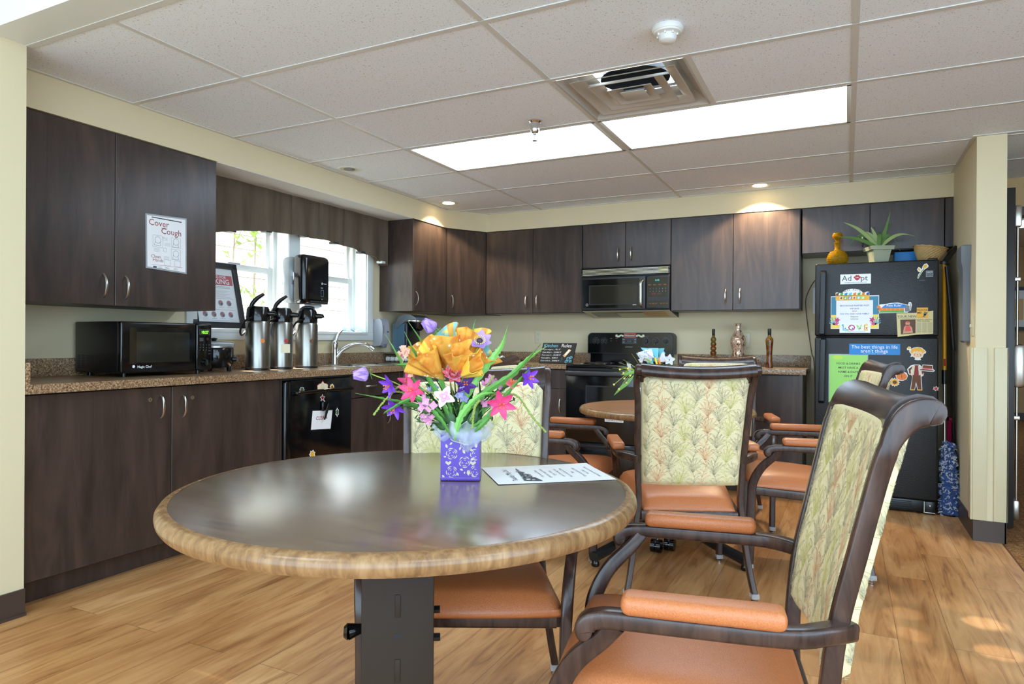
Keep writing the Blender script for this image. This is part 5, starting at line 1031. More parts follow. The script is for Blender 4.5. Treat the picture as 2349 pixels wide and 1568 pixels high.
# on the side wall
t = thing('wall_file_pocket', 'long slate grey plastic holder on the partition wall above the light switch', 'wall holder', (.62, 4.7, 1.10))
mb = MB(); mb.rings([[(.649, y0, z), (.649, y1, z), (x, y1, z), (x, y0, z)] for z, x, y0, y1 in ((1.108, .625, 4.74, 4.85), (1.12, .614, 4.73, 4.86), (1.54, .612, 4.725, 4.865), (1.58, .602, 4.71, 4.88), (1.675, .600, 4.70, 4.885), (1.68, .605, 4.705, 4.88))], 'slate_plastic'); wob('housing', mb, t, .5)
t = thing('light_switch', 'ivory toggle light switch plate on the partition wall', 'light switch', (.648, 4.62, 1.14))
mb = MB(); mb.box((.644, 4.585, 1.145), (.6495, 4.655, 1.262), 'ivory_plastic', .003); wob('cover_plate', mb, t); mb = MB(); mb.box((.632, 4.612, 1.195), (.645, 4.626, 1.215), 'ivory_plastic', .003); wob('toggle', mb, t)
# cord + paper on the back wall
t = thing('power_cord', 'thin brown cord hanging in the gap between counter and fridge', 'cord', (-.25, 5.74, .95))
mb = MB(); mb.tube(spl([(-.17, 5.735, 1.60), (-.225, 5.738, 1.582), (-.281, 5.742, 1.464), (-.283, 5.742, 1.36), (-.268, 5.742, 1.22), (-.241, 5.74, 1.021), (-.225, 5.74, .953), (-.21, 5.74, .6)], 6), .0035, 'cord_brown', 6); wob('cord', mb, t)
mb = MB(); S = Sheet(mb, (0, BW - .0005, 0), UX_, UZ_); S.rplate(-.235, 1.33, -.10, 1.53, 'paper'); one('wall_paper_note', mb, 'white paper on the back wall mostly hidden behind the fridge', 'paper note')
# laminated notice on the left wall cabinet
mb = MB(); S = Sheet(mb, (UX + .0004, 0, 0), UY_, UZ_); S.plate([(2.232, 1.462), (2.468, 1.452), (2.466, 1.750), (2.228, 1.738)], 'clear_plastic', .0008); S.poly([(2.240, 1.470), (2.460, 1.460), (2.458, 1.742), (2.236, 1.730)], 'paper', 1)
S.rect(2.262, 1.722, 2.435, 1.727, 'paper_ink', 2); S.text('Cover', 2.303, 1.684, .045, 'dark_red', 2); S.text('your', 2.335, 1.671, .018, 'dark_red', 2); S.text('Cough', 2.375, 1.648, .045, 'dark_red', 2)
def box_(u0, v0, u1, v1): S.path([(u0, v0), (u1, v0), (u1, v1), (u0, v1), (u0, v0)], .0012, 'paper_grey', 2)
box_(2.27, 1.575, 2.325, 1.635); box_(2.375, 1.585, 2.43, 1.635); box_(2.375, 1.52, 2.43, 1.575); box_(2.33, 1.555, 2.347, 1.575); box_(2.335, 1.485, 2.37, 1.515); box_(2.395, 1.485, 2.43, 1.515)
for u, w in ((2.297, 1.612), (2.402, 1.615), (2.402, 1.552)):
    S.path([(u + .017 * math.cos(a), w + .017 * math.sin(a)) for a in [2 * PI * k / 14 for k in range(15)]], .0012, 'paper_ink', 3); S.path([(u - .014, w - .006), (u - .02, w - .028), (u + .016, w - .028), (u + .012, w - .008)], .0012, 'paper_ink', 3)
for u, w in ((2.335, 1.628), (2.35, 1.60), (2.29, 1.565), (2.345, 1.53)):
    for k in range(3): S.rect(u - .014, w - k * .006, u + .018, w - k * .006 + .0012, 'paper_grey', 2)
S.text('Clean', 2.288, 1.518, .024, 'dark_red', 2); S.text('Hands', 2.299, 1.500, .024, 'dark_red', 2); S.rect(2.262, 1.482, 2.44, 1.4832, 'red', 2); S.rect(2.272, 1.468, 2.292, 1.476, 'paper_ink', 2)
for u in (2.30, 2.34, 2.39): S.rect(u, 1.468, u + .025, 1.470, 'paper_grey', 2); S.rect(u, 1.473, u + .02, 1.475, 'paper_grey', 2)
one('cough_notice', mb, 'laminated Cover Your Cough notice on the left wall cabinet door', 'notice')
# ------------------------------------------------------------------ dining chairs (local frame: faces +y, origin on the floor)
def chair_width(z):                                               # half distance between the rear posts
    K_ = [(0, .268), (.2, .240), (.4, .216), (.6, .224), (.8, .231), (1.02, .240)]
    for (z0, w0), (z1, w1) in zip(K_, K_[1:]):
        if z <= z1: return lerp(w0, w1, (z - z0) / (z1 - z0))
    return .240
REAR = [(-.262, .0), (-.244, .15), (-.230, .30), (-.226, .42), (-.232, .52), (-.245, .62), (-.272, .74), (-.299, .86), (-.320, .945)]
def rear_pts(s, zmin=0.03):
    return [V((s * chair_width(z), y, z)) for y, z in REAR if z >= zmin]
CURL = [(-.313, .915), (-.327, .950), (-.349, .978), (-.377, .986), (-.395, .974)]
def crest_profile():                                             # (y, z) closed outline of the rolled top rail
    return [(y_ + .013, z_) for y_, z_ in [(-.322, .958), (-.326, .972), (-.336, .992), (-.352, 1.008), (-.374, 1.016), (-.398, 1.012), (-.415, .998), (-.420, .980), (-.412, .966), (-.398, .962), (-.384, .968), (-.370, .974), (-.358, .968), (-.352, .955), (-.346, .935), (-.330, .932)]]
def back_y(z):
    for (y0, z0), (y1, z1) in zip(REAR, REAR[1:]):
        if z0 <= z <= z1: return lerp(y0, y1, (z - z0) / (z1 - z0))
    return REAR[-1][0]
PZ0, PZ1 = .490, .962
def panel_pt(a, b, front=True, lift=0.0):
    """a in -1..1 across, b in 0..1 up: point on the upholstered back; front faces +y"""
    z = lerp(PZ0, PZ1, b); w = chair_width(z) - .0125; ed = min(1, (1 - abs(a)) / .08, b / .05 + .15, (1 - b) / .03 + .3); ed = math.sin(max(0, ed) * PI / 2)
    y = back_y(z) - .020 * (1 - a * a)
    y += (.016 * ed + lift) if front else -(.035 * ed + lift)
    return V((a * w, y, z))
def pattern(mb, front):
    rnd = random.Random(4 if front else 8); W_ = .46; Hh = PZ1 - PZ0
    def P(x, t): return panel_pt(x / (W_ / 2), t / Hh, front, .0010)
    def stroke(pts, w, mat):
        for i in range(len(pts) - 1):
            (x0, t0), (x1, t1) = pts[i], pts[i + 1]; dx, dt = x1 - x0, t1 - t0; L = math.hypot(dx, dt) or 1; nx, nt = -dt / L * w / 2, dx / L * w / 2
            q = [(x0 + nx, t0 + nt), (x1 + nx, t1 + nt), (x1 - nx, t1 - nt), (x0 - nx, t0 - nt)]
            if all(abs(a) < W_ * .485 and .004 < b < Hh - .004 for a, b in q): mb.add([P(a, b) for a, b in q], [(0, 1, 2, 3)], mat)
    def leaf(x, t, ang, L, w, mat, curl):
        up, dn = [], []
        for k in range(8):
            s = k / 7; a = ang + curl * s; px = x + L * s * math.sin(ang + curl * s * .5); pt = t + L * s * math.cos(ang + curl * s * .5)
            h = w * math.sin(PI * s) ** .8 * (1 - .3 * s); up.append((px + h * math.cos(a), pt - h * math.sin(a))); dn.append((px - h * math.cos(a), pt + h * math.sin(a)))
        stroke(up + dn[::-1][1:], .0009, mat)
    cols = ['print_grey', 'print_rust', 'print_grey', 'print_olive', 'print_grey', 'print_rust', 'print_grey', 'print_olive', 'print_grey']; n = len(cols)
    for c_, mat in enumerate(cols):
        x0 = -W_ / 2 + (c_ + .5) * W_ / n; ph = rnd.uniform(0, 6)
        stem = [(x0 + .009 * math.sin(ph + k * .55), -.01 + k * .0105) for k in range(48)]
        stroke(stem, .0009, mat)
        for k in range(1, 46, 2):
            sx, st = stem[k]; sd = 1 if (k // 2) % 2 else -1
            leaf(sx, st, sd * rnd.uniform(.25, .6), rnd.uniform(.032, .05), .0032, mat, sd * rnd.uniform(.5, 1.3))
            leaf(sx, st, -sd * rnd.uniform(.2, .5), rnd.uniform(.022, .034), .0028, mat, -sd * rnd.uniform(.3, 1.6))
        for k in [(q_ + c_ * 5) % 40 + 2 for q_ in (3, 14, 25, 36)]:
            sx, st = stem[k]
            for j in range(-3, 4): leaf(sx + j * .001, st, j * .16, rnd.uniform(.05, .075), .0026, mat, j * .22)
def arm_path(s):                                                 # centre line of an arm rail from rear post to scroll
    return spl([(s * .222, -.262, .602), (s * .262, -.215, .606), (s * .292, -.15, .606), (s * .296, 0, .606), (s * .296, .13, .606), (s * .296, .166, .603), (s * .296, .185, .594), (s * .296, .189, .580), (s * .296, .181, .571)], 4)
def make_chair():
    t = thing('dining_armchair', 'x', 'armchair', (0, 0, 0), 0, 'dining armchairs')
    def sup(u, v):
        a = (u - .5) * 2; c_ = (v - .5) * 2; w = lerp(.198, .256, v) ; y = lerp(-.222, .262, v) + .012 * (1 - a * a) * (1 if v > .5 else 0) * (v - .5) * 2
        k = (1 - abs(a) ** 4) * (1 - abs(c_) ** 4); zb = lerp(.374, .410, v)
        return (a * w * (1 - .03 * abs(c_) ** 3), y, zb + .018 + .058 * k ** .32 - .006 * (c_ * c_))
    mb = MB(); mb.grid(sup, 26, 26, 'vinyl_tan')
    n_ = 27; top = [mb.v[i * 27 + j] for i, j in [(i, 0) for i in range(27)] + [(26, j) for j in range(1, 27)] + [(i, 26) for i in range(25, -1, -1)] + [(0, j) for j in range(25, 0, -1)]]
    c0 = V((0, .02, 0)); mid = [V((p.x * 1.025, (p.y - .02) * 1.02 + .02, p.z - .010)) for p in top]; low = [V((p.x * 1.0, (p.y - .02) * .995 + .02, p.z - .020)) for p in top]; low2 = [V((p.x * .93, (p.y - .02) * .93 + .02, p.z - .021)) for p in top]
    mb.rings([top, mid, low, low2], 'vinyl_tan', True, False); mb.ob('seat_cushion', t, 1.3)
    mb = MB(); zf, zr = .390, .352
    mb.sweep([(-.236, .240, zf), (.236, .240, zf)], (.026, .042), 'chair_wood', (0, 1, 0), .25); mb.sweep([(-.205, -.226, zr), (.205, -.226, zr)], (.026, .042), 'chair_wood', (0, 1, 0), .25)
    for s in (-1, 1): mb.sweep([(s * .205, -.225, zr), (s * .244, .24, zf)], (.024, .042), 'chair_wood', (1, 0, 0), .25)
    mb.ob('seat_frame', t, .7)
    for s in (-1, 1):
        # front leg sweeping back up into the arm
        pts = spl([(s * .254, .268, .030), (s * .256, .262, .22), (s * .258, .258, .36), (s * .262, .252, .43), (s * .272, .216, .505), (s * .286, .160, .565), (s * .294, .132, .598)], 5)
        n = len(pts); mb = MB(); mb.sweep(pts, [(.030, .040 if i < n * .45 else lerp(.040, .034, (i / n - .45) / .55)) for i in range(n)], 'chair_wood', (1, 0, 0), .22); l = mb.ob('leg', t, .8)
        def glide(x, y, par):
            m2 = MB(); m2.box((x - .017, y - .021, .018), (x + .017, y + .021, .040), 'clear_plastic', .004); m2.lathe([(.001, .0), (.013, .001), (.014, .008), (.008, .014), (.008, .02)], 'chrome', (x, y, 0), 16); m2.ob('glide', par)
        glide(s * .254, .268, l)
        pts = spl([V((s * .268, -.262, .03))] + rear_pts(s, .1) [:-1] + [V((s * .240, y_, z_)) for y_, z_ in CURL], 4); n = len(pts)
        mb = MB(); mb.sweep(pts, [(.024, (lerp(.036, .032, min(1, max(0, (p.z - .3) / .3))) if i < n - 16 else lerp(.032, .044, min(1, (i - n + 16) / 8)) + .004 * math.sin((i - n + 14) / 13 * PI)) * (1 if i < n - 3 else (.92, .75, .4)[i - n + 3])) for i, p in enumerate(pts)], 'chair_wood', (1, 0, 0), .2)
        b = mb.ob('back_post', t, .8); glide(s * .268, -.262, b)
        # arm
        pts = arm_path(s); n = len(pts); mb = MB(); mb.sweep(pts, [(.036, .032 if i < n - 12 else (.032 + .006 * math.sin((i - n + 12) / 11 * PI)) * (1 if i < n - 2 else (.8, .45)[i - n + 2])) for i in range(n)], 'chair_wood', (1, 0, 0), .22)
        a = mb.ob('armrest', t, .7)
        mb = MB(); mb.box((s * .296 - .029, -.150, .620), (s * .296 + .029, .125, .655), 'vinyl_tan', .014, 4); mb.ob('arm_pad', a, 1.0)
    # rolled crest rail, dipping and bowing back at its centre
    mb = MB(); cp = crest_profile(); rs = []
    for k in range(21):
        a = -1 + k / 10; rs.append([(a * .232, y_ - .020 * (1 - a * a), z_ - .014 * (1 - a * a)) for y_, z_ in cp])
    mb.rings(rs, 'chair_wood'); mb.ob('crest_rail', t, .9)
    mb = MB()
    mb.grid(lambda u, v: panel_pt(u * 2 - 1, v, True), 22, 22, 'fabric_ground'); mb.grid(lambda u, v: panel_pt(1 - u * 2, v, False), 22, 22, 'fabric_ground')
    f = [panel_pt(-1 + k / 11, 0, True) for k in range(23)]; r = [panel_pt(-1 + k / 11, 0, False) for k in range(23)]; mb.rings([f, r], 'fabric_ground', False, False)
    for s in (-1, 1): mb.rings([[panel_pt(s, k / 22, True) for k in range(23)], [panel_pt(s, k / 22, False) for k in range(23)]], 'fabric_ground', False, False)
    pattern(mb, True); pattern(mb, False); mb.ob('back_panel', t, 1.2)
    return t
CH = [  # x, y, facing direction, label
    (-.2915, 1.479, (-.981, -.194), 'large foreground armchair at the right of the near table, facing left'),
    (-.9795, 1.7076, (.445, -.896), 'armchair tucked under the far side of the near table behind the flowers, facing the viewer'),
    (-.693, 3.150, (-.40, .92), 'armchair in the middle seen from behind, pulled up to the small round table'),
    (-1.40, 3.40, (.993, .069), 'armchair left of the small round table, facing right with arms in profile'),
    (-.198, 3.714, (-.98, -.185), 'armchair right of the small round table in front of the fridge, facing left'),
    (-.693, 4.357, (.257, -.967), 'armchair on the far side of the small round table, mostly hidden by other chairs')]
proto = None
for x, y, d, lab in CH:
    if proto is None: proto = make_chair(); o = proto
    else: o = copy_tree(proto)
    o.location = (x, y, 0); o.rotation_euler = (0, 0, math.atan2(d[1], d[0]) - PI / 2); o['label'] = lab
# ------------------------------------------------------------------ tables
def tabletop(t, R, top, mt, me, th=.040):
    mb = MB(); n = 128
    mb.lathe([(.001, top), (R - .028, top), (R - .026, top - .0004)], mt, (0, 0, 0), n, False); mb.ob('tabletop', t, .5)
    mb = MB(); mb.lathe([(R - .027, top + .0003), (R - .018, top), (R - .008, top - .004), (R - .001, top - .014), (R, top - .022), (R - .002, top - .032), (R - .008, top - th), (R - .03, top - th), (.001, top - th)], me, (0, 0, 0), n, False); mb.ob('table_edge', t, .9)
TZ = .730
t = thing('round_dining_table', 'large round dining table with wood-grain edge in the foreground, flowers on it', 'table', (-1.005, 1.430, 0))
tabletop(t, .578, TZ, 'table_laminate', 'table_edge_wood')
mb = MB(); a = .4608 + math.radians(7); MC = Matrix.Translation((.11, -.19, 0)) @ Matrix.Rotation(a, 4, 'Z'); mb.M = MC; mb.box((-.078, -.05, .03), (.078, .05, TZ - .042), 'column_brown', .004)
for z0 in (.50, .36, .22): mb.box((-.006, -.0525, z0), (.006, -.049, z0 + .05), 'column_brown', .002)
mb.box((-.008, -.0505, .455), (.008, -.0495, .465), 'black'); mb.ob('column', t)
mb = MB(); mb.M = MC; mb.cyl((-.078, -.02, .468), (-.108, -.03, .466), .010, 'black_gloss', .018, 20); mb.cyl((-.108, -.03, .466), (-.116, -.03, .466), .018, 'black_gloss', .012, 20); mb.ob('adjustment_knob', t)
for z in (.487, .45): mb = MB(); mb.M = MC; mb.cyl((.078, .02 if z > .46 else -.04, z), (.092, .02 if z > .46 else -.04, z), .009, 'black_plastic', n=6); mb.ob('bolt', t)
mb = MB(); mb.M = MC; mb.box((-.2, -.2, TZ - .052), (.2, .2, TZ - .041), 'black_satin'); mb.ob('mounting_plate', t)
for k in range(4):
    mb = MB(); q = a + PI / 4 + k * PI / 2; d = V((math.cos(q), math.sin(q), 0)); mb.sweep(spl([d * .05 + V((0, 0, .07)), d * .2 + V((0, 0, .055)), d * .40 + V((0, 0, .03))], 5), (.05, .04), 'column_brown', d.cross(V((0, 0, 1))), .3); l = mb.ob('foot', t)
    mb = MB(); mb.cyl(d * .38 + V((0, 0, 0)), d * .38 + V((0, 0, .016)), .018, 'black_plastic'); mb.ob('glide', l)
tc = V((-.925, 3.845, 0)); t = thing('round_side_table', 'smaller round table with reddish wood top and black base by the stove', 'table', tc)
tabletop(t, .492, TZ, 'small_table_wood', 'table_edge_wood', .036)
mb = MB(); mb.cyl((0, 0, .10), (0, 0, TZ - .04), .038, 'black_satin', n=24); mb.box((-.14, -.14, TZ - .052), (.14, .14, TZ - .037), 'black_satin'); mb.tube([(-.03, -.06, .60), (-.05, -.12, .60)], .014, 'black_plastic', 12); mb.ob('column', t)
for fx_, fy_ in ((-1.10, 3.13), (-.42, 3.41), (-.75, 4.56), (-1.43, 4.28)):
    d = V((fx_, fy_, 0)) - tc; L = d.length; d.normalize(); mb = MB()
    pts = spl([d * .02 + V((0, 0, .13)), d * .16 + V((0, 0, .135)), d * .34 + V((0, 0, .075)), d * (L - .06) + V((0, 0, .052)), d * L + V((0, 0, .046))], 6)
    mb.sweep(pts, (.055, .044), 'black_satin', d.cross(V((0, 0, 1))), .4); l = mb.ob('leg', t, .8)
    mb = MB(); mb.lathe([(.001, 0), (.018, .001), (.021, .008), (.019, .02), (.016, .03)], 'black_gloss', (d.x * (L - .015), d.y * (L - .015), 0), 18); mb.ob('glide', l)
for cx_, cy_ in ((-.885, 3.50), (-.83, 3.56)):
    q = V((cx_, cy_, 0)) - tc; mb = MB(); mb.cyl(q + V((-.026, 0, .034)), q + V((-.004, 0, .034)), .034, 'black_gloss', n=22); mb.cyl(q + V((.004, 0, .034)), q + V((.026, 0, .034)), .034, 'black_gloss', n=22); mb.cyl(q + V((-.02, 0, .03)), q + V((.02, 0, .03)), .008, 'chrome'); mb.cyl(q + V((0, .02, .05)), q + V((0, .02, .10)), .006, 'chrome'); mb.box(q + V((-.02, -.02, .045)), q + V((.02, .025, .066)), 'black_plastic', .008); mb.ob('caster', t)
# paper on the near table
mb = MB(); Up = V((-.64, .768, 0)).normalized(); Vp = V((-.768, -.64, 0)); P0 = V((-.550, 1.745, TZ + .0004)) # near right corner
Lp, Wp = .325, .238
def pp(u, v, z=0): return P0 + Up * u + Vp * v + V((0, 0, z))
mb.grid(lambda u, v: pp(Wp * u, Lp * v, .001 + .006 * max(0, v - .85) * (1 - u) + .010 * max(0, u - .8) * (1 - v) ** 2), 8, 10, 'paper', .0003)
S = Sheet(mb, P0, Up, Vp); S.t = .0018
S.text('Tuesday May 2nd', .11, .262, .022, 'paper_ink', 1)
for k, s_ in enumerate(('Daily exercise 9:30am', 'Coffee hour, lounge 10:15am', 'Crafts 11:00am', 'Lunch in the dining room', 'Music on the patio at 2:00pm', 'Bingo', 'Games and puzzles at 3:30pm', 'Movie 6:30pm', 'Evening walk, weather permitting')):
    S.text(s_, .115, .182 - k * .0195, .0105, 'paper_ink', 1)
S.poly([(.02, .20), (.20, .232), (.03, .248)], 'paper_ink', 1)
rr_ = random.Random(2)
for k in range(22):
    a_ = rr_.uniform(.03, .16); S.circ(a_, lerp(.206, .240, rr_.random()) * (1 - .0) + .0, .004 + .004 * rr_.random() * (1 - a_ * 4), 'paper' if k % 3 else 'paper_grey', 2, n=7)
one('activity_sheet', mb, 'white printed activity sheet lying upside down on the near table', 'paper')
# ------------------------------------------------------------------ flower arrangement on the near table
def petal(mb, c, N, ang, L, w, cup, mat, tip=.6, nu=6, twist=0):
    """one petal from centre c, axis N, pointing at angle ang round N; cup lifts the tip along N"""
    N = V(N).normalized(); A = N.orthogonal().normalized(); B = N.cross(A); d = A * math.cos(ang) + B * math.sin(ang); s = N.cross(d)
    def f(u, v):
        k = math.sin(PI * (u ** tip) * .93 + .04); lift = cup * L * u * u; q = (v - .5) * 2
        return V(c) + d * (L * u * math.cos(min(1.2, abs(cup) * u * .6))) + s * (w * k * q) + N * (lift + w * .35 * k * q * q + twist * q * w)
    mb.grid(f, nu, 3, mat, .0006)
def flower(t, c, N, kind, r, stem_from=None, stem='blade_dark'):
    mb = MB(); c = V(c); N = V(N).normalized()
    if kind == 'hydrangea':
        for k in range(4): petal(mb, c, N, k * PI / 2 + .4, r, r * .36, .15, 'petal_pale', .62); petal(mb, c + N * .0012, N, k * PI / 2 + .4, r * .5, r * .2, .15, 'petal_pink', .7)
        mb.ball(c + N * .004, r * .14, 'cream')
    elif kind == 'cluster':
        rn = random.Random(int(r * 1e4) + int(c.x * 1e3)); A = N.orthogonal().normalized(); B = N.cross(A)
        for j in range(9):
            cc = c + (A * rn.uniform(-1, 1) + B * rn.uniform(-1, 1)) * r * .7 + N * rn.uniform(-.3, .4) * r; nn = (N + A * rn.uniform(-.7, .7) + B * rn.uniform(-.7, .7)).normalized()
            for k in range(4): petal(mb, cc, nn, k * PI / 2 + j, r * .42, r * .22, .25, stem if stem.startswith('petal') else 'petal_blue', .5, 4)
            mb.ball(cc + nn * .002, r * .05, 'stamen', 6)
    elif kind == 'lily':
        m_ = stem if stem.startswith('petal') else 'petal_hot'
        for k in range(6): petal(mb, c, N, k * PI / 3, r, r * .24, .45 if k % 2 else .3, m_, .75, 7)
        for k in range(4): a_ = k * 1.6; A = N.orthogonal().normalized(); B = N.cross(A); q = c + N * r * .6 + (A * math.cos(a_) + B * math.sin(a_)) * r * .18; mb.tube([c, lerp(c, q, .6), q], .0009, 'orange', 4); mb.ball(q, .002, 'orange', 6)
    elif kind == 'anemone':
        for k in range(7): petal(mb, c, N, k * 2 * PI / 7, r, r * .42, .38, 'petal_lilac', .55, 6)
        mb.ball(c + N * r * .12, r * .26, 'flower_eye', 14)
        A = N.orthogonal().normalized(); B = N.cross(A)
        for k in range(16): a_ = k * 2 * PI / 16; q = c + (A * math.cos(a_) + B * math.sin(a_)) * r * .42 + N * r * .28; mb.tube([c, q], .0006, 'stamen', 4); mb.ball(q, .0018, 'stamen', 6)
    elif kind == 'tulip':
        for k in range(6): petal(mb, c, N, k * PI / 3, r * .62, r * .52, 1.9, 'petal_lilac', .6, 7)
    elif kind == 'carnation':
        rn = random.Random(6)
        for j in range(34): a_ = j * 2.4; q = j / 34; petal(mb, c - N * .002, N, a_, r * (.35 + .65 * q), r * .30, lerp(1.9, .35, q), 'petal_coral' if j % 3 else 'petal_pale', .45, 5, rn.uniform(-.3, .3))
    if stem_from is not None:
        p0 = V(stem_from); mdl = lerp(p0, c, .55) + V((0, 0, .03)); mb.tube(spl([p0, mdl, c - N * .003], 5), .0018, 'stem_yellow' if kind in ('anemone', 'tulip') else 'blade_dark', 6)
        if kind in ('anemone', 'tulip', 'carnation'):
            for k in range(5): petal(mb, c - N * .004, -N, k * 1.256, r * .5, r * .08, .2, 'blade', .8, 4)
    return mb.ob('flower', t, 1.2)
def bouquet_xyz(px, py, dep=0.0):                                # (across, up, towards viewer) measured in the bouquet's own frame
    return ((px - 1057) * .001185, -dep, (1096 - py) * .001185)
t = thing('flower_arrangement', 'bright artificial flower arrangement in a purple cut-metal box on the near table', 'flower arrangement', (-.935, 1.579, TZ + .0005), .4608)
# box with rose-shaped openings (cut pattern shown by the lining behind it)
mb = MB(); h = .0505; Hb = .128
for s in (-1, 1):
    mb.box((-h, s * h - .0012, 0.004), (h, s * h + .0012, Hb), 'vase_purple'); mb.box((s * h - .0012, -h, 0.004), (s * h + .0012, h, Hb), 'vase_purple')
mb.box((-h - .002, -h - .002, .001), (h + .002, h + .002, .010), 'vase_purple', .001); vb = mb.ob('vase', t, .5)
for (O, U) in (((0, -h - .0013, 0), UX_), ((h + .0013, 0, 0), UY_)):
    mb = MB(); S = Sheet(mb, O, U, UZ_, .0001); rnd = random.Random(1)
    def arc(cx_, cz_, r_, a0, a1, w):
        n_ = 7; up = []; dn = []
        for k in range(n_ + 1):
            a_ = lerp(a0, a1, k / n_); ww = w * math.sin(PI * (k + .0001) / n_) + .0002; up.append((cx_ + (r_ + ww) * math.cos(a_), cz_ + (r_ + ww) * math.sin(a_))); dn.append((cx_ + (r_ - ww * .2) * math.cos(a_), cz_ + (r_ - ww * .2) * math.sin(a_)))
        S.poly(up + dn[::-1], 'vase_inside', 1)
    for cx_, cz_ in ((-.022, .024), (.012, .050), (-.022, .072), (.016, .094), (.040, .026), (.042, .070)):
        for ring, (r_, w) in enumerate(((.0135, .0018), (.0095, .0015), (.005, .0012))):
            k0 = rnd.uniform(0, 2)
            for k in range(5 - ring):
                a0 = k0 + k * 2 * PI / (5 - ring); a1 = a0 + 1.05
                if abs(cx_ + r_ * math.cos((a0 + a1) / 2)) < .045: arc(cx_, cz_, r_, a0, a1, w)
    for u, w, a_, L in ((-.036, .092, .3, .006), (-.024, .099, -.8, .005), (-.040, .064, 1.4, .004), (-.006, .018, .5, .005), (.004, .030, 1.2, .005), (.012, .022, -.2, .0035), (.022, .022, .1, .008), (.034, .014, .8, .005), (.010, .077, .6, .006), (.030, .082, 1.0, .006), (.032, .058, -.9, .006), (.0, .086, -.5, .005), (-.044, .012, .7, .005), (.042, .094, 0, .007), (-.012, .112, 1, .005), (.0, .104, .3, .006), (.028, .112, -.6, .005)):
        c_, s_ = math.cos(a_), math.sin(a_); S.poly([(u + x_ * c_ - z_ * s_, w + x_ * s_ + z_ * c_) for x_, z_ in ((0, -L), (L * .5, -L * .3), (L * .5, L * .3), (0, L), (-L * .5, L * .3), (-L * .5, -L * .3))], 'vase_inside', 1)
    for u in (-.031, .034): w = .047; S.poly([(u, w - .006), (u + .008, w + .001), (u + .007, w + .005), (u + .003, w + .005), (u, w + .002), (u - .003, w + .005), (u - .007, w + .005), (u - .008, w + .001)], 'vase_inside', 1)
    mb.ob('cutout', vb, 0)
mb = MB()
def ruff(u, v):
    a = 2 * PI * u; r = .060 + .017 * math.sin(PI * v) + .007 * math.sin(a * 7 + v * 2) * v + .004 * math.sin(a * 13)
    return (r * math.cos(a) * (1.05 if True else 1), r * math.sin(a), .108 + .045 * v + .012 * math.sin(a * 2 + .6) * (1 - v) + .006 * math.sin(a * 9) * v)
mb.grid(ruff, 120, 6, 'organza'); mb.grid(lambda u, v: V(ruff(u + .05, v)) * 1.0 + V((0, 0, .012 * math.sin(u * 31))) - V(ruff(u, .5)) * .08, 120, 5, 'organza')
mb.tube([ruff(k / 120, 0) for k in range(121)], .0008, 'white', 4); mb.tube([ruff(k / 120, 1) for k in range(121)], .0008, 'white', 4); mb.ob('organza_ribbon', t, 1.5)
mb = MB(); mb.box((-.046, -.046, .05), (.046, .046, .112), 'blade_dark', .01); mb.ob('floral_foam', t)
# orange and blue cloth folded as big blooms
def cone(c, tip_dir, r, H_, mat, inner, a0=0, a1=2 * PI, wob=.1, flat=.8):
    mb = MB(); D_ = V(tip_dir).normalized(); A = D_.orthogonal().normalized(); B = D_.cross(A)
    def f(u, v):
        a = lerp(a0, a1, u); rr = r * v ** .8 * (1 + wob * math.sin(a * 5 + 1) * v)
        return V(c) + D_ * (H_ * v * (1 + .10 * math.sin(a * 2 + .7))) + A * (rr * math.cos(a)) + B * (rr * math.sin(a) * flat)
    mb.grid(f, 40, 8, mat, .0012); mb.grid(lambda u, v: V(f(1 - u, v)) - (A * math.cos(lerp(a0, a1, 1 - u)) + B * math.sin(lerp(a0, a1, 1 - u)) * flat) * .0022, 40, 8, inner); return mb.ob('folded_cloth', t, 1.3)
b0 = bouquet_xyz
cone(b0(1022, 872, .02), (-.80, -.42, .55), .048, .115, 'orange_cloth', 'yellow_cloth', wob=.22, flat=.6)
cone(b0(1020, 874, .045), (-.50, -.50, .80), .044, .110, 'orange_cloth', 'yellow_cloth', wob=.24, flat=.55)
cone(b0(1040, 875, .0), (-.26, -.25, 1), .056, .135, 'orange_cloth', 'aqua_cloth', wob=.2, flat=.6)
cone(b0(1050, 868, .06), (.10, -.62, .85), .040, .095, 'orange_cloth', 'orange_cloth', wob=.26, flat=.6)
cone(b0(1048, 866, .06), (.72, -.60, .50), .040, .085, 'yellow_cloth', 'orange_cloth', wob=.2, flat=.6)
cone(b0(1056, 862, -.01), (.30, -.15, .95), .050, .125, 'orange_cloth', 'yellow_cloth', wob=.22, flat=.6)
cone(b0(1054, 862, -.01), (.72, -.25, .60), .046, .110, 'orange_cloth', 'aqua_cloth', wob=.2, flat=.6)
# blades: serrated long leaves
def blade(pts, w, mat='blade', saw=.18):
    pts = spl([V(p) for p in pts], 8); n = len(pts); mb = MB(); vs = []; rn = random.Random(int(abs(pts[-1].x) * 1e4))
    for i, p in enumerate(pts):
        t_ = (pts[min(i + 1, n - 1)] - pts[max(i - 1, 0)]).normalized(); s = t_.cross(V((0, 1, .15))).normalized(); u = i / (n - 1); ww = w * .82 * (math.sin(PI * min(1, u * 1.02) ** .8) * .9 + .1) * (1 - u * .35) * (1 + saw * (1 if i % 2 else -1) + rn.uniform(-.1, .1)); ww = max(.0006, ww * (1 if i < n - 1 else .05))
        vs.append([p - s * ww + V((0, .003, 0)), p + V((0, -.002, 0)), p + s * ww + V((0, .003, 0))])
    mb.rings(vs, mat, False, False); o_ = [[q + V((0, .0008, 0)) for q in r_] for r_ in vs]; mb.rings(o_, mat, False, False); mb.ob('leaf', t, 1.0)
base_ = (1056, 985)
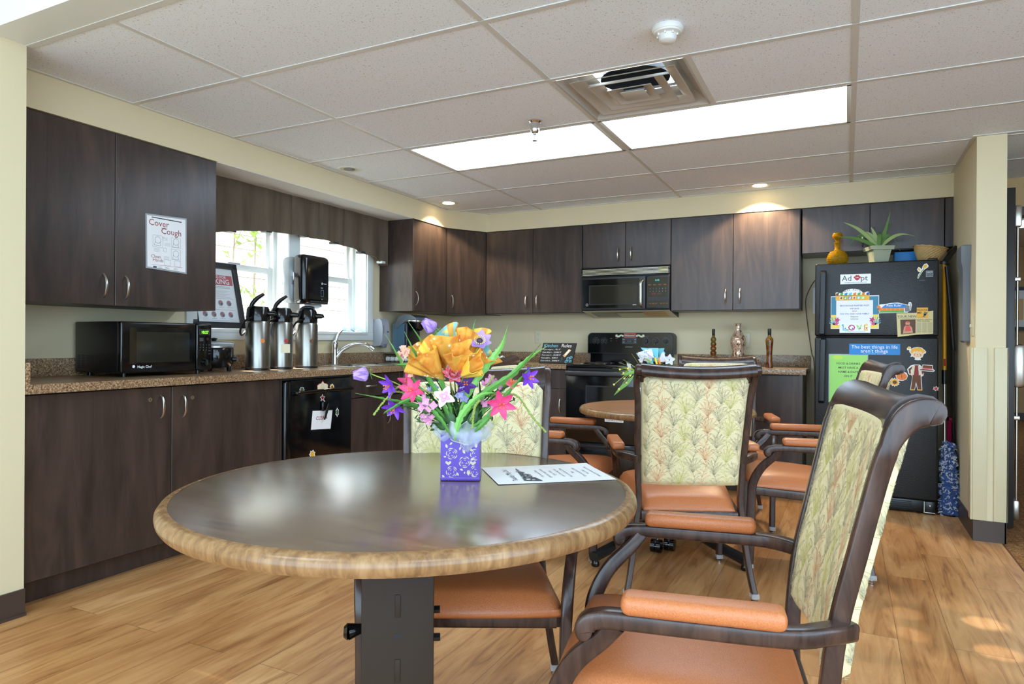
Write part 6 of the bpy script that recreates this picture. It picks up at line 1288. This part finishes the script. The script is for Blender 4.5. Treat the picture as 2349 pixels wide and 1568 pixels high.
for pts, w, d, m_ in (
    ([(1035, 970), (975, 905), (930, 840), (888, 770)], .0095, .05, 'blade'), ([(1040, 965), (1005, 900), (965, 830), (932, 764)], .0095, .06, 'blade'), ([(1042, 960), (1020, 890), (985, 810), (940, 742)], .009, .055, 'blade'),
    ([(1050, 960), (1080, 890), (1130, 820), (1150, 790), (1162, 748)], .013, .05, 'blade_light'), ([(1048, 965), (1110, 900), (1180, 850), (1235, 790)], .012, .07, 'blade'), ([(1080, 975), (1140, 900), (1200, 830), (1250, 795)], .012, .03, 'blade_light'), ([(1070, 985), (1120, 950), (1170, 890), (1222, 832)], .010, .06, 'blade'),
    ([(1045, 1005), (1060, 950), (1100, 905), (1145, 897)], .012, .075, 'blade_light'), ([(1040, 995), (1010, 950), (960, 910), (900, 938), (890, 945)], .008, .08, 'blade'), ([(1030, 975), (960, 930), (890, 915), (822, 902)], .0065, .05, 'blade'),
    ([(1040, 985), (980, 945), (940, 930), (915, 938)], .006, .04, 'blade'), ([(1090, 985), (1115, 960), (1140, 935)], .009, .07, 'blade'), ([(1060, 900), (1072, 820), (1078, 770), (1086, 732)], .007, -.02, 'blade_light'),
    ([(1030, 880), (1030, 810), (1034, 760), (1036, 742)], .005, -.04, 'blade_light'), ([(1020, 850), (1005, 790), (1002, 762), (980, 748)], .004, -.02, 'blade'), ([(1060, 990), (1075, 920), (1060, 850)], .007, .02, 'blade_dark'), ([(1030, 990), (1000, 930), (975, 880)], .007, .02, 'blade_dark'), ([(1080, 990), (1100, 930), (1095, 860)], .008, .01, 'blade_dark')):
    blade([b0(x_, y_, d) for x_, y_ in pts], w, m_)
# broad dark leaves low in the box
for (x0_, y0_, x1_, y1_, w, d) in ((1040, 985, 985, 930, .020, .035), (1050, 990, 1015, 925, .020, .05), (1058, 990, 1062, 905, .020, .04), (1066, 990, 1100, 910, .017, .05), (1078, 985, 1105, 940, .016, .03), (1050, 985, 1030, 880, .014, .01), (1062, 985, 1080, 880, .014, .015), (1030, 990, 995, 965, .013, .05), (960, 838, 905, 838, .008, .05), (1048, 880, 1060, 820, .010, .0)):
    blade([b0(x0_, y0_, d), b0((x0_ + x1_) / 2 + 4, (y0_ + y1_) / 2, d + .01), b0(x1_, y1_, d)], w, 'blade_dark' if x0_ > 970 else 'blade', .0)
# catkins
def catkin(pts, d, r=.0036):
    pp_ = spl([V(b0(x_, y_, d)) for x_, y_ in pts], 8); mb = MB(); mb.tube(pp_, [r * .5] * len(pp_), 'catkin', 6); rn = random.Random(3); n = len(pp_)
    for k in range(n * 9):
        q = pp_[min(n - 1, int(k / 9))] + (pp_[min(n - 1, int(k / 9) + 1)] - pp_[min(n - 1, int(k / 9))]) * ((k % 9) / 9); a_ = rn.uniform(0, 6.28); e = V((math.cos(a_), rn.uniform(-1, 1), math.sin(a_))).normalized(); mb.ball(q + e * r * .6, .0017, 'catkin', 5)
    mb.ob('catkin', t, 1.2)
catkin([(1000, 900), (930, 885), (900, 905), (866, 948)], .06); catkin([(950, 905), (905, 900), (895, 950)], .05, .003); catkin([(1120, 905), (1180, 905), (1215, 950), (1247, 986)], .04); catkin([(1080, 960), (1100, 910), (1130, 862)], .06); catkin([(1085, 975), (1090, 930), (1100, 915)], .08, .004)
for c_, N_, kd, r, sm in (
    ((996, 760, .02), (-.7, -.3, .6), 'tulip', .034, 'petal_lilac'), ((1098, 786, .03), (.1, -.75, .65), 'anemone', .034, ''), ((852, 858, .05), (-.9, -.3, -.1), 'tulip', .034, ''),
    ((1064, 854, .07), (.1, -.6, .75), 'anemone', .028, ''), ((1044, 858, .08), (0, -.85, .4), 'carnation', .032, ''), ((1025, 906, .09), (-.1, -.95, .2), 'hydrangea', .030, ''),
    ((952, 894, .07), (-.2, -.9, .25), 'lily', .036, 'petal_hot'), ((1148, 922, .08), (.1, -.9, -.1), 'lily', .040, 'petal_hot'), ((1168, 880, .05), (.3, -.5, .6), 'lily', .024, 'petal_coral'), ((1208, 866, .05), (.5, -.8, .1), 'lily', .030, 'petal_purple'),
    ((902, 884, .06), (-.6, -.7, -.2), 'lily', .032, 'petal_purple'), ((912, 932, .06), (-.2, -.8, -.5), 'lily', .032, 'petal_purple'), ((1068, 882, .05), (.1, -.9, .3), 'lily', .030, 'petal_violet'),
    ((975, 845, .03), (-.2, -.9, .3), 'cluster', .030, 'petal_blue'), ((930, 815, .04), (-.3, -.8, .4), 'cluster', .024, 'petal_peach'), ((948, 852, .05), (-.2, -.9, .3), 'cluster', .022, 'petal_peach'), ((980, 925, .08), (-.2, -.9, -.1), 'cluster', .028, 'petal_pink'),
    ((1125, 885, .04), (.3, -.8, .3), 'cluster', .026, 'petal_pink'), ((1122, 920, .05), (.2, -.9, .1), 'cluster', .024, 'petal_pink'), ((1066, 905, .05), (0, -.9, .2), 'cluster', .022, 'petal_blue'), ((1000, 890, .05), (0, -.9, .2), 'cluster', .020, 'petal_blue'), ((985, 950, .07), (-.1, -.9, -.2), 'cluster', .02, 'petal_pink'), ((938, 878, .02), (-.2, -.9, .3), 'lily', .03, 'petal_hot')):
    flower(t, b0(*c_), N_, kd, r, (random.uniform(-.02, .02), random.uniform(-.02, .02), .11), sm)
# fine stems
mb = MB(); rn = random.Random(12)
for k in range(26):
    a_ = rn.uniform(-1.25, 1.25); L = rn.uniform(.10, .19); p1 = V((math.sin(a_) * L, rn.uniform(-.07, .04), .12 + math.cos(a_) * L * .9)); mb.tube(spl([(p1.x * .1, 0, .11), p1 * .55 + V((0, 0, .06)), p1], 4), .0012, 'blade_dark' if k % 3 else 'stem_yellow', 5)
    for j in range(5): q = p1 * (.6 + .1 * j) + V((0, 0, .04 - .008 * j)); petal(mb, q, (rn.uniform(-1, 1), -.6, rn.uniform(-1, 1)), rn.uniform(0, 6), .015, .003, .1, 'blade_dark', .8, 3)
mb.ob('stem_sprays', t, 1.0)
# ------------------------------------------------------------------ arrangement on the small table
t = thing('flower_arrangement', 'folded paper and print flower arrangement on the small table behind the chair', 'flower arrangement', (-1.01, 3.75, TZ + .0005), .4608)
mb = MB(); mb.lathe([(.05, .001), (.06, .01), (.065, .10), (.062, .11)], 'white_plastic', n=32); mb.ob('pot', t)
K = 3.81 / 1544.4
def c0(px, py, d=0): return ((px - 1490) * K, -d, (936.5 - py) * K)
def tri(pts, mat): 
    mb = MB(); P_ = [V(c0(*p)) for p in pts]; n = len(P_); mb.add(P_ + [p + V((0, .004, 0)) for p in P_], [tuple(range(n)), tuple(range(n, 2 * n))[::-1]] + [(i, (i + 1) % n, n + (i + 1) % n, n + i) for i in range(n)], mat); mb.ob('folded_paper', t, .3)
tri([(1494, 800), (1514, 800, .03), (1512, 828, .05), (1500, 832, .02)], 'aqua_paper'); tri([(1476, 799, .0), (1494, 801, .04), (1502, 826, .02), (1490, 824, .05)], 'aqua_paper'); tri([(1514, 801, .02), (1526, 800, .05), (1518, 832, .03)], 'aqua_paper'); tri([(1530, 812, .03), (1524, 800, .0), (1512, 834, .02)], 'aqua_paper')
tri([(1524, 804, .04), (1530, 830, .06), (1512, 832, .04)], 'print_paper'); tri([(1462, 812, .05), (1478, 806, .06), (1490, 820, .07), (1472, 826, .05)], 'floral_paper'); tri([(1478, 804, .05), (1496, 802, .06), (1500, 822, .08), (1486, 822, .05)], 'floral_paper'); tri([(1484, 816, .07), (1500, 818, .05), (1494, 834, .06), (1478, 828, .06)], 'floral_paper'); tri([(1440, 834, .06), (1448, 836, .07), (1452, 862, .06), (1444, 852, .06)], 'floral_paper'); tri([(1466, 826, .06), (1480, 820, .06), (1474, 838, .05)], 'floral_paper')
mb = MB(); c_ = V(c0(1534, 826, .08))
for k in range(5): petal(mb, c_, (.1, -1, .2), k * 1.256, .032, .014, .1, 'print_paper', .5)
mb.ball(c_ + V((0, -.004, 0)), .003, 'dark_grey'); mb.ob('flower', t, 1.2)
mb = MB()
for x_, m_ in ((1505, 'yellow'), (1512, 'orange'), (1495, 'sky'), (1486, 'sky')): mb.tube([c0(x_, 822, .04), c0(x_ + 4, 836, .05)], .006, m_, 8)
mb.ob('rolled_paper', t)
mb = MB(); rn = random.Random(8)
for k in range(34):
    a_ = rn.choice([rn.uniform(-1.35, -.5), rn.uniform(.5, 1.1)]) if k % 4 else rn.uniform(-.5, .5); L = rn.uniform(.12, .22); s_ = V((math.sin(a_) * .05, 0, .19)); e = V((math.sin(a_) * L, rn.uniform(-.06, .02), .16 + math.cos(a_) * L * .75)); mb.tube([s_, lerp(s_, e, .5) + V((0, 0, .012)), e], [.0016, .0014, .0007], 'catkin' if k % 2 else 'stem_yellow', 4)
mb.ob('grass_stems', t)
mb = MB()
for x_, y_ in ((1422, 848), (1430, 856), (1432, 868), (1437, 878), (1409, 882), (1420, 892), (1445, 862), (1440, 846)):
    e = V(c0(x_, y_, .10)); mb.tube(spl([c0(1458, 850, .05), lerp(V(c0(1458, 850, .07)), e, .5) + V((0, 0, .008)), e], 4), .0016, 'stem_yellow', 5); mb.ball(e, .006, 'stamen', 8)
mb.ob('berry_sprig', t)
for pts, w in (([(1455, 860), (1440, 878), (1425, 890), (1410, 906)], .010), ([(1462, 852), (1445, 856), (1425, 860)], .009), ([(1500, 850), (1490, 830), (1478, 822)], .006)):
    mb = MB(); pp_ = spl([V(c0(x_, y_, .09)) for x_, y_ in pts], 6); n = len(pp_); rs = []
    for i, p in enumerate(pp_): t_ = (pp_[min(i + 1, n - 1)] - pp_[max(i - 1, 0)]).normalized(); s = t_.cross(V((0, 1, 0))); ww = w * math.sin(PI * (.06 + .92 * i / (n - 1))); rs.append([p - s * ww, p - V((0, .002, 0)), p + s * ww])
    mb.rings(rs, 'blade_light', False, False); mb.ob('leaf', t, 1)
